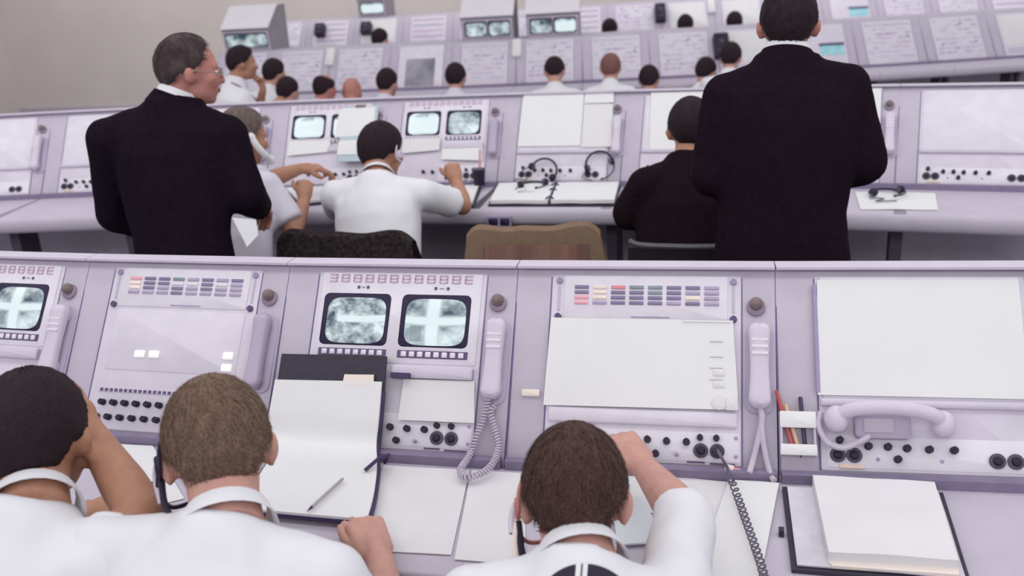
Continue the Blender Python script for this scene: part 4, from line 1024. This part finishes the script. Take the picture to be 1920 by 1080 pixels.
# front row
p1, F1, b1 = person('sandy-haired person in white shirt holding the tall open black binder', (-.840, 1.231, 1.107), (-.56, .77, -.52), (-.770, 1.115, 1.040), (-.975, 1.085, 1.000), (-.590, 1.080, .985), (-.755, .74, .56), (.05, 1, 0),
    elL=(-1.03, 1.03, .74), wrL=(-.92, 1.24, .66), elR=(-.520, 1.150, .785), wrR=(-.660, 1.425, .788), hair=HAIR_B, T=.012, voxel=.0055, strands=5200, cuff=.9, sleeve='elbow', roll=.04,
    hands={'R': (V((-.085, .10, .050)), V((.45, -.50, .74)), -1, (.62, .85, .6), 1.06, V((-.75, .45, .25))), 'L': (V((.1, 1, .02)), V((-.3, -.2, 1)), 1, (.5, .6, .4))})
p2, F2, b2 = person('brown-haired person with round emblem on white shirt, reaching to a knob', (-.255, 1.340, .998), (-.12, .90, -.52), (-.226, 1.225, .955), (-.395, 1.165, .905), (-.085, 1.205, .900), (-.21, .84, .55), (.03, 1, 0),
    elL=(-.46, 1.12, .68), wrL=(-.36, 1.31, .65), elR=(-.080, 1.470, .905), wrR=(-.174, 1.680, .882), hair=HAIR_D, T=.012, voxel=.0055, strands=5200, sleeve='elbow', whorl=(.015, -.05),
    hands={'R': (V((-.075, .085, .030)), V((.40, -.60, .70)), -1, (.50, .80, .6), 1.08, V((-.6, .8, .05))), 'L': (V((.4, .9, .02)), V((-.3, -.2, 1)), 1, (.5, .6, .4))})
p0, F0_, b0 = person('person cut by the left edge of the photo, tanned bent forearm in view', (-1.185, 1.215, 1.115), (-.35, .93, -.2), (-1.115, 1.100, 1.050), (-1.290, 1.060, .99), (-.985, 1.045, .985), (-1.13, .74, .56), (-.05, 1, 0),
    elL=(-1.42, 1.2, .80), wrL=(-1.36, 1.44, .80), elR=(-.979, 1.188, 1.008), wrR=(-1.165, 1.318, 1.092), hair=HAIR_K, T=.012, voxel=.009, sleeve='short', skin=SKINTAN, cuff=.55,
    hands={'R': (V((-.5, .35, .8)), V((.8, .5, .3)), -1, (.7, .8, .6))})
def worn_headset(r, F, base, side, m, pieces, boom=True, band=False, rad=.020):
    mb = MB(); s = side; mb.cyl(F @ V((s * .086, -.002, .0)), F.to_3x3() @ V((s, 0, 0)), rad, rad * .85, .016, 16); h = mb.build('headset', m, r, base)
    mb = MB(); mb.tube(smooth_path([F @ V(p) for p in ((s * .088, -.018, .036), (s * .092, -.026, .02), (s * .094, -.026, -.01), (s * .098, .004, -.03))], 6), .0038, 7); mb.build('ear_hook', m, h, base)
    if boom:
        mb = MB(); mb.tube(smooth_path([F @ V(p) for p in ((s * .098, .0, -.012), (s * .102, .03, -.045), (s * .085, .08, -.070), (s * .045, .115, -.066))], 6), [.0040] * 19, 7); mb.build('microphone_boom', m, h, base)
        mb = MB(); mb.ell((s * .038, .118, -.064), (.011, .007, .007), F); mb.build('microphone', BLACK, h, base)
    for nm, pts, rad, mm in pieces:
        mb = MB(); mb.tube(smooth_path([F @ V(p) for p in pts], 6), rad, 8); mb.build(nm, mm, h, base)
    if band:
        mb = MB(); mb.tube([F @ V((.092 * math.cos(a), -.0, .025 + .105 * math.sin(a))) for a in [math.pi * i / 18 for i in range(19)]], .004, 6); mb.build('headband', m, h, base)
worn_headset(p1, F1, b1, -1, BLACK, [('cord', ((-.094, -.004, -.02), (-.094, -.03, -.06), (-.084, -.05, -.10), (-.085, -.05, -.15), (-.10, -.03, -.20)), .0055, BLACK), ('clear_tube', ((-.100, .006, .0), (-.104, .02, -.02), (-.1, .01, -.06)), .005, HANDSET)])
worn_headset(p2, F2, b2, -1, SKINRED, [('cord', ((-.096, .0, -.02), (-.100, -.015, -.06), (-.095, -.03, -.10), (-.088, -.04, -.14), (-.09, -.06, -.19)), .0055, PINKPAPER), ('microphone_tube', ((-.096, -.004, -.03), (-.088, -.02, -.08), (-.078, -.03, -.12)), .0065, BLACK), ('clear_tube', ((-.100, .006, .0), (-.108, .01, -.025), (-.106, .0, -.05)), .006, HANDSET)], rad=.012)
# round black emblem printed on the back of the shirt
def emblem():
    from mathutils.bvhtree import BVHTree
    sh = [c for c in bpy.data.objects if c.parent is p2 and c.name.startswith('shirt') and 'collar' not in c.name][0]
    bm = bmesh.new(); bm.from_mesh(sh.data); bv = BVHTree.FromBMesh(bm)
    c = V((-.206, 1.155, 1.02)) - b2; nb = V((.02, -.80, .60)).normalized(); ax = V((1, .06, 0)); ax = (ax - nb * ax.dot(nb)).normalized(); ay = nb.cross(ax) * 1.0
    hit = bv.ray_cast(c + nb * .4, -nb); c0 = hit[0] + ay * -.083
    R_ = .078; mb = MB(); mW = SHIRT
    def P(x, y, h):
        o_ = c0 + ax * x + ay * y; q = bv.ray_cast(o_ + nb * .4, -nb)[0]; return (q if q is not None else o_) + nb * h
    NX = 60; vs = {}
    def half(x0, x1, m, h, rr):
        n = max(3, int((x1 - x0) / .005)); G = []
        for i in range(n + 1):
            x = x0 + (x1 - x0) * i / n; yy = math.sqrt(max(rr * rr - x * x, 0)); G.append([mb.bm.verts.new(P(x, -yy + 2 * yy * j / 24, h)) for j in range(25)])
        for i in range(n):
            for j in range(24): mb.face((G[i][j], G[i + 1][j], G[i + 1][j + 1], G[i][j + 1]), m)
    half(-R_, -.0165, BLACK, .0025, R_); half(.0015 + .0, R_, BLACK, .0025, R_)
    half(-.0160, -.0085, PAPER, .0025, R_); half(-.0083, -.0060, BLACK, .0028, R_); half(-.0058, .0013, PAPER, .0025, R_)
    o = mb.build('emblem', None, p2); o['label'] = 'round black emblem with two white stripes'
emblem()

# between the rows
p3, F3, b3 = person('person standing in dark suit with spectacles and greying hair, seen in profile', (-1.852, 2.926, 1.592), (.82, .62, -.12), (-1.905, 2.880, 1.485), (-2.125, 2.800, 1.385), (-1.725, 2.885, 1.375), (-1.885, 2.76, .92), (.3, .95, 0), stand=True,
    elL=(-2.20, 2.86, 1.11), wrL=(-2.05, 3.02, .98), elR=(-1.665, 2.850, 1.180), wrR=(-1.74, 3.07, 1.08), hair=HAIR_G, T=.010, skin=SKINRED, suit=SUITN, sleeve='long', voxel=.009, strands=2200, recede=.012, shw=1.12)
mb = MB(); 
for s in (-1, 1): mb.tube([F3 @ V((s * .032 + .022 * math.cos(a), .103, .004 + .018 * math.sin(a))) for a in [2 * math.pi * i / 20 for i in range(21)]], .0016, 6)
mb.tube([F3 @ V((-.010, .104, .008)), F3 @ V((.010, .104, .008))], .0016, 6)
for s in (-1, 1): mb.tube([F3 @ V((s * .054, .102, .008)), F3 @ V((s * .080, .06, .010)), F3 @ V((s * .086, -.01, .012))], .0018, 6)
mb.build('spectacles', METAL, p3, b3)
p4, F4, b4 = person('tall person standing in black suit, back turned, white collar showing', (.140, 3.100, 1.648), (.02, 1, -.02), (.135, 3.045, 1.545), (-.040, 2.985, 1.450), (.312, 3.065, 1.460), (.135, 2.93, .95), (-.08, 1, 0), stand=True,
    elL=(-.080, 2.95, 1.22), wrL=(.05, 3.16, 1.15), elR=(.378, 3.03, 1.235), wrR=(.25, 3.22, 1.16), hair=HAIR_K, T=.010, skin=SKINRED, suit=SUIT, sleeve='long', voxel=.009, strands=2200, shw=1.14)
# second row seated
p6, F6, b6 = person('dark-haired person in white shirt seated left of the tan jacket, fist raised', (-1.471, 3.657, 1.168), (.22, .93, -.25), (-1.446, 3.524, 1.085), (-1.615, 3.470, 1.030), (-1.255, 3.500, 1.030), (-1.37, 3.27, .58), (.05, 1, 0),
    elL=(-1.70, 3.68, .92), wrL=(-1.52, 3.90, .93), elR=(-1.138, 3.686, .935), wrR=(-1.192, 3.800, 1.010), hair=HAIR_K, T=.013, voxel=.009, strands=1500, cuff=.78, skin=SKINTAN,
    hands={'R': (V((-.3, .35, .9)), V((.3, -.7, .2)), -1, (1.2, 1.2, .8), .95)})
worn_headset(p6, F6, b6, 1, HANDSET, [], boom=False, band=False)
p5, F5, b5 = person('person in white short sleeves holding a white handset to the cheek', (-2.058, 3.575, 1.255), (.62, .75, -.22), (-2.050, 3.480, 1.130), (-2.170, 3.600, 1.060), (-1.915, 3.460, 1.070), (-1.97, 3.22, .58), (.45, .9, 0),
    elL=(-2.085, 3.80, 1.03), wrL=(-1.995, 3.945, 1.050), elR=(-1.795, 3.415, .90), wrR=(-1.816, 3.585, .985), hair=HAIR_N, T=.012, voxel=.009, strands=1500, cuff=.85, skin=SKINTAN, top=SHIRT2,
    hands={'R': (V((-.05, .5, .8)), V((.5, -.6, .4)), -1, (1.1, 1.0, .7), .95), 'L': (V((.8, .5, -.05)), V((0, -.2, 1)), 1, (.4, .5, .4))})
p7, F7, b7 = person('person in black jacket seated in front of the white chart, next to the tall man', (-.185, 3.678, 1.235), (-.06, 1, -.14), (-.190, 3.590, 1.130), (-.335, 3.490, 1.060), (-.020, 3.530, 1.055), (-.19, 3.33, .58), (0, 1, 0),
    elL=(-.405, 3.500, .955), wrL=(-.32, 3.78, .935), elR=(.06, 3.58, .94), wrR=(-.02, 3.83, .935), hair=HAIR_K, T=.012, voxel=.010, strands=1200, suit=SUIT2, sleeve='long', skin=SKINTAN, collar=False)
# white handset held at the cheek of the seated man, folded paper at the suited man's hip
r = empty('held_handset', F5 @ V((.104, .03, -.05))); tag(r, 'white handset pressed to the cheek of the grey-brown-haired man', 'telephone handset')
mb = MB(); mb.tube(smooth_path([F5 @ V(p) for p in ((.096, .000, .012), (.106, .022, -.02), (.104, .056, -.050), (.084, .090, -.072))], 6), [.014] * 19, 12); mb.build('grip', PAPER, r, r.location)
for p in ((.092, -.004, .014), (.080, .094, -.074)):
    mb = MB(); mb.ell(p, (.017, .020, .020), F5); mb.build('earpiece' if p[2] > 0 else 'mouthpiece', PAPER, r, r.location)
mb = MB(); mb.sheet([(-1.640, 2.705, 1.135), (-1.570, 2.735, 1.120), (-1.565, 2.725, 1.070), (-1.598, 2.700, 1.035)][::-1], .004, 4, 0, .003); solo(mb, 'folded_paper', PAPER, 'folded white paper held at the hip of the bespectacled man in dark suit', 'paper')

# third and fourth rows
GC3 = 'people seated at the third row'
def seat(px, fwd, label, hair, top=SHIRT, skin=SKIN, T=.012, bald=0.0, group=GC3, lean=.12, seed=0):
    h = V(px); f = V((fwd[0], fwd[1], 0)).normalized(); lt = V((f.y, -f.x, 0)); n = h - f * .09 + V((0, 0, -.125)); 
    s = n - V((0, 0, .065)) - f * .04; pz = min(.60, h.z - .62) if h.z < 1.2 else .58
    p = V((n.x, n.y, max(.45, pz))) - f * (lean + .12)
    return person(label, h, fwd, n, s - lt * .165, s + lt * .165, p, f, hair=hair, T=T, skin=skin, top=top, voxel=.017, simple=True, bald=bald, group=group)
seat((-3.813, 7.286, 1.183), (.25, .95, -.1), 'dark-haired person in white shirt beside the man with hand on chin', HAIR_K)
seat((-3.606, 7.079, 1.050), (.1, 1, -.2), 'low dark head between a white-shirted person and the bald crown', HAIR_K, SHIRT2)
seat((-3.353, 7.249, 1.051), (.3, .95, -.15), 'person with dark hair and bald crown, second low head from the left console', HAIR_K, SHIRT, SKINRED, .012, .075)
seat((-3.178, 7.392, 1.005), (0, 1, -.35), 'person with a reddish bald head, left of the large grey screen', HAIR_R, SHIRT2, SKINRED, 0)
seat((-2.887, 7.478, 1.054), (.1, 1, -.1), 'dark-haired head directly left of the large grey screen', HAIR_K, SHIRT2)
seat((-2.329, 7.622, 1.066), (-.1, 1, -.1), 'dark-haired head directly right of the large grey screen', HAIR_K, SHIRT2)
seat((-1.542, 7.930, 1.061), (-.15, 1, -.45), 'dark-haired person in white shirt below the right twin-screen hood', HAIR_K, lean=.2)
seat((-1.079, 8.051, 1.059), (-.05, 1, -.1), 'auburn-haired person in white shirt seen from behind', HAIR_R)
seat((-.759, 8.094, .947), (0, 1, -.2), 'top of a dark head low to the right of the auburn-haired person', HAIR_K, SHIRT2)
seat((-.083, 7.999, 1.118), (.1, 1, -.1), 'black-haired head in front of the black intercom box with pale button', HAIR_K)
seat((-.290, 8.224, .985), (.3, .95, -.3), 'bent person in white shirt just left of the black-haired head', HAIR_K, SHIRT)
p9, F9, b9 = person('dark-haired person standing in white shirt with hand on chin, in profile', (-3.560, 6.326, 1.352), (.80, .58, -.12), (-3.605, 6.275, 1.225), (-3.70, 6.36, 1.13), (-3.515, 6.20, 1.12), (-3.62, 6.10, .72), (.62, .78, 0), stand=True,
    elL=(-3.60, 6.50, .93), wrL=(-3.47, 6.42, 1.16), elR=(-3.44, 6.24, .90), wrR=(-3.40, 6.42, 1.02), hair=HAIR_K, T=.013, voxel=.011, strands=800, skin=SKINTAN, sleeve='short', cuff=.75,
    hands={'L': (V((.0, -.05, 1)), V((.5, .8, 0)), 1, (.8, .9, .6), .9)})
mb = MB(); mb.tube(smooth_path([V((-3.640, 6.205, 1.235)), V((-3.570, 6.195, 1.225)), V((-3.500, 6.235, 1.165)), V((-3.46, 6.30, 1.08))], 6), .007, 6); mb.build('lanyard', STRIP, p9, b9)
GD4 = 'people seated at the back row'
seat((-.600, 10.648, 1.235), (0, 1, -.1), 'back-row dark head beside the tall black intercom box', HAIR_K, SHIRT2, group=GD4)
seat((-.080, 10.774, 1.235), (0, 1, -.1), 'back-row dark head nearest the tall man, against a white board', HAIR_K, SHIRT2, group=GD4)
seat((-3.820, 9.800, 1.275), (.2, 1, -.1), 'dark head on the back row in front of the left white board', HAIR_K, SHIRT2, group=GD4)
seat((-1.401, 10.447, 1.235), (0, 1, -.2), 'back-row dark head just right of the twin-screen hoods', HAIR_K, SHIRT2, group=GD4)

# ---------------------------------------------------------------- chairs and the coats on them
def make_chair():
    r = empty('office_chair')
    mb = MB(); mb.rbox((0, 0, .455), (.46, .44, .07), .09); mb.build('seat', CHAIRF, r)
    mb = MB(); mb.sheet([(-.205, -.235, .60), (.205, -.235, .60), (.19, -.275, .90), (-.19, -.275, .90)], .035, 6, -.015); mb.build('backrest', CHAIRF, r)
    mb = MB(); mb.tube(smooth_path([(0, -.10, .41), (0, -.27, .43), (0, -.30, .55), (0, -.285, .72)]), .014, 8); mb.build('back_support', CHAIRM, r)
    mb = MB(); mb.tube([(0, 0, .10), (0, 0, .43)], .025, 12); mb.build('post', CHAIRM, r)
    for i in range(5):
        a = 2 * math.pi * i / 5; d = V((math.cos(a), math.sin(a), 0))
        mb = MB(); mb.tube([d * .02 + V((0, 0, .10)), d * .27 + V((0, 0, .07))], [.02, .014], 8); l = mb.build('leg', CHAIRM, r)
        mb = MB(); mb.cyl(d * .27 + V((0, 0, .027)) - d.cross(V((0, 0, 1))) * .012, d.cross(V((0, 0, 1))), .027, .027, .024, 12); mb.build('caster', SHOE, l)
    return r
ch = make_chair(); GCH = 'office chairs'
tree = {}
for c in bpy.data.objects:
    if c.parent: tree.setdefault(c.parent.name, []).append(c)
chairs = [((-.755, .72), -.05, 'black office chair under the sandy-haired operator'), ((-.21, .80), -.03, 'black office chair under the operator with the round emblem'), ((-1.13, .72), .05, 'black office chair under the operator cut by the left edge'),
          ((-1.37, 3.25), -.05, 'black office chair carrying the charcoal tweed jacket'), ((-.735, 3.42), 0, 'empty office chair hidden under the tan jacket'), ((-.19, 3.50), 0, 'black office chair with grey top edge behind the seated man in black jacket'), ((-1.97, 3.20), -.46, 'black office chair under the grey-brown-haired man')]
for i, ((x, y), a, lb) in enumerate(chairs):
    o = ch if i == 0 else copy_tree(ch, tree)
    o.location = (x, y, 0); o.rotation_euler = (0, 0, a); tag(o, lb, 'chair', GCH)
mb = MB(); mb.tube(smooth_path([(-.375, 3.205, .925), (-.33, 3.190, .915), (-.19, 3.185, .912), (-.05, 3.190, .912)]), .010, 8); solo(mb, 'chair_rail', CHAIRM, 'grey curved metal rail on the backrest behind the seated man in black jacket', 'rail')
def draped(name, m, C0, C1, y_off, z0, drop, label, thick=.05, lining=None, group=None, sag=.012):
    """a jacket hung over a chair back: shoulders rounded at both ends, body hanging down in folds"""
    A, B = V(C0), V(C1); ex = (B - A); Lh = ex.length; ex /= Lh; ey = V((-ex.y, ex.x, 0)); base = V(((A.x + B.x) / 2, (A.y + B.y) / 2, z0 - drop)); r = empty(name, base); tag(r, label, 'jacket', group)
    rows = []
    for i in range(33):
        q = i / 32; e = abs(2 * q - 1); x = A + ex * Lh * q; top = z0 - .03 * max(0, (e - .78) / .22) ** 2 - sag * math.cos(math.pi * (q - .5)) * (1 - e) + .004 * math.sin(q * 17)
        ring = []
        for j in range(26):                              # from the back hem up over the rail and down the front
            s = j / 25; fold = .010 * math.sin(q * 19 + 1.3) + .007 * math.sin(q * 41)
            if s < .42: z = top - drop * (1 - s / .42); y = -thick / 2 - .022 * (1 - s / .42) + fold * (1 - s / .42); spread = 1 - s / .42
            elif s < .58: a = (s - .42) / .16 * math.pi; z = top + .020 * math.sin(a); y = -thick / 2 * math.cos(a); spread = 0
            else: z = top - drop * .7 * (s - .58) / .42; y = thick / 2 + .02 * (s - .58) / .42; spread = (s - .58) / .42
            ring.append(V((x.x, x.y, 0)) + ex * ((q - .5) * .12 * spread) + ey * y + V((0, 0, z)))
        rows.append(ring)
    mb = MB(); G = [[mb.bm.verts.new(p) for p in rr] for rr in rows]
    for a, b_ in zip(G, G[1:]):
        for j in range(25): mb.face((a[j], b_[j], b_[j + 1], a[j + 1]))
    sol = bmesh.ops.solidify(mb.bm, geom=mb.bm.faces[:], thickness=.006)
    mb.build('body', m, r, base)
    if lining:
        mb = MB(); q0, q1 = .14, .90; P = lambda q, z, o_: A + ex * Lh * q + ey * (-thick / 2 - .026 - o_) + V((0, 0, z - A.z))
        mb = MB(); mb.sheet([P(q0 - .02, z0 - drop * .98, .012), P(q1 + .03, z0 - drop * .98, .012), P(q1, z0 - .052, -.014), P(q0, z0 - .045, -.014)], .004, 10, 0, .004); mb.build('lining', lining, r, base)
    return r
draped('hanging_jacket', TAN, (-.950, 3.105, .985), (-.475, 3.180, .985), 0, .985, .34, 'tan wool jacket hung over the back of the empty chair', lining=TANLINE)
draped('hanging_jacket', TWEED, (-1.650, 3.020, .995), (-1.120, 3.010, .985), 0, .99, .36, 'charcoal tweed jacket hung over the chair of the dark-haired man in white shirt')
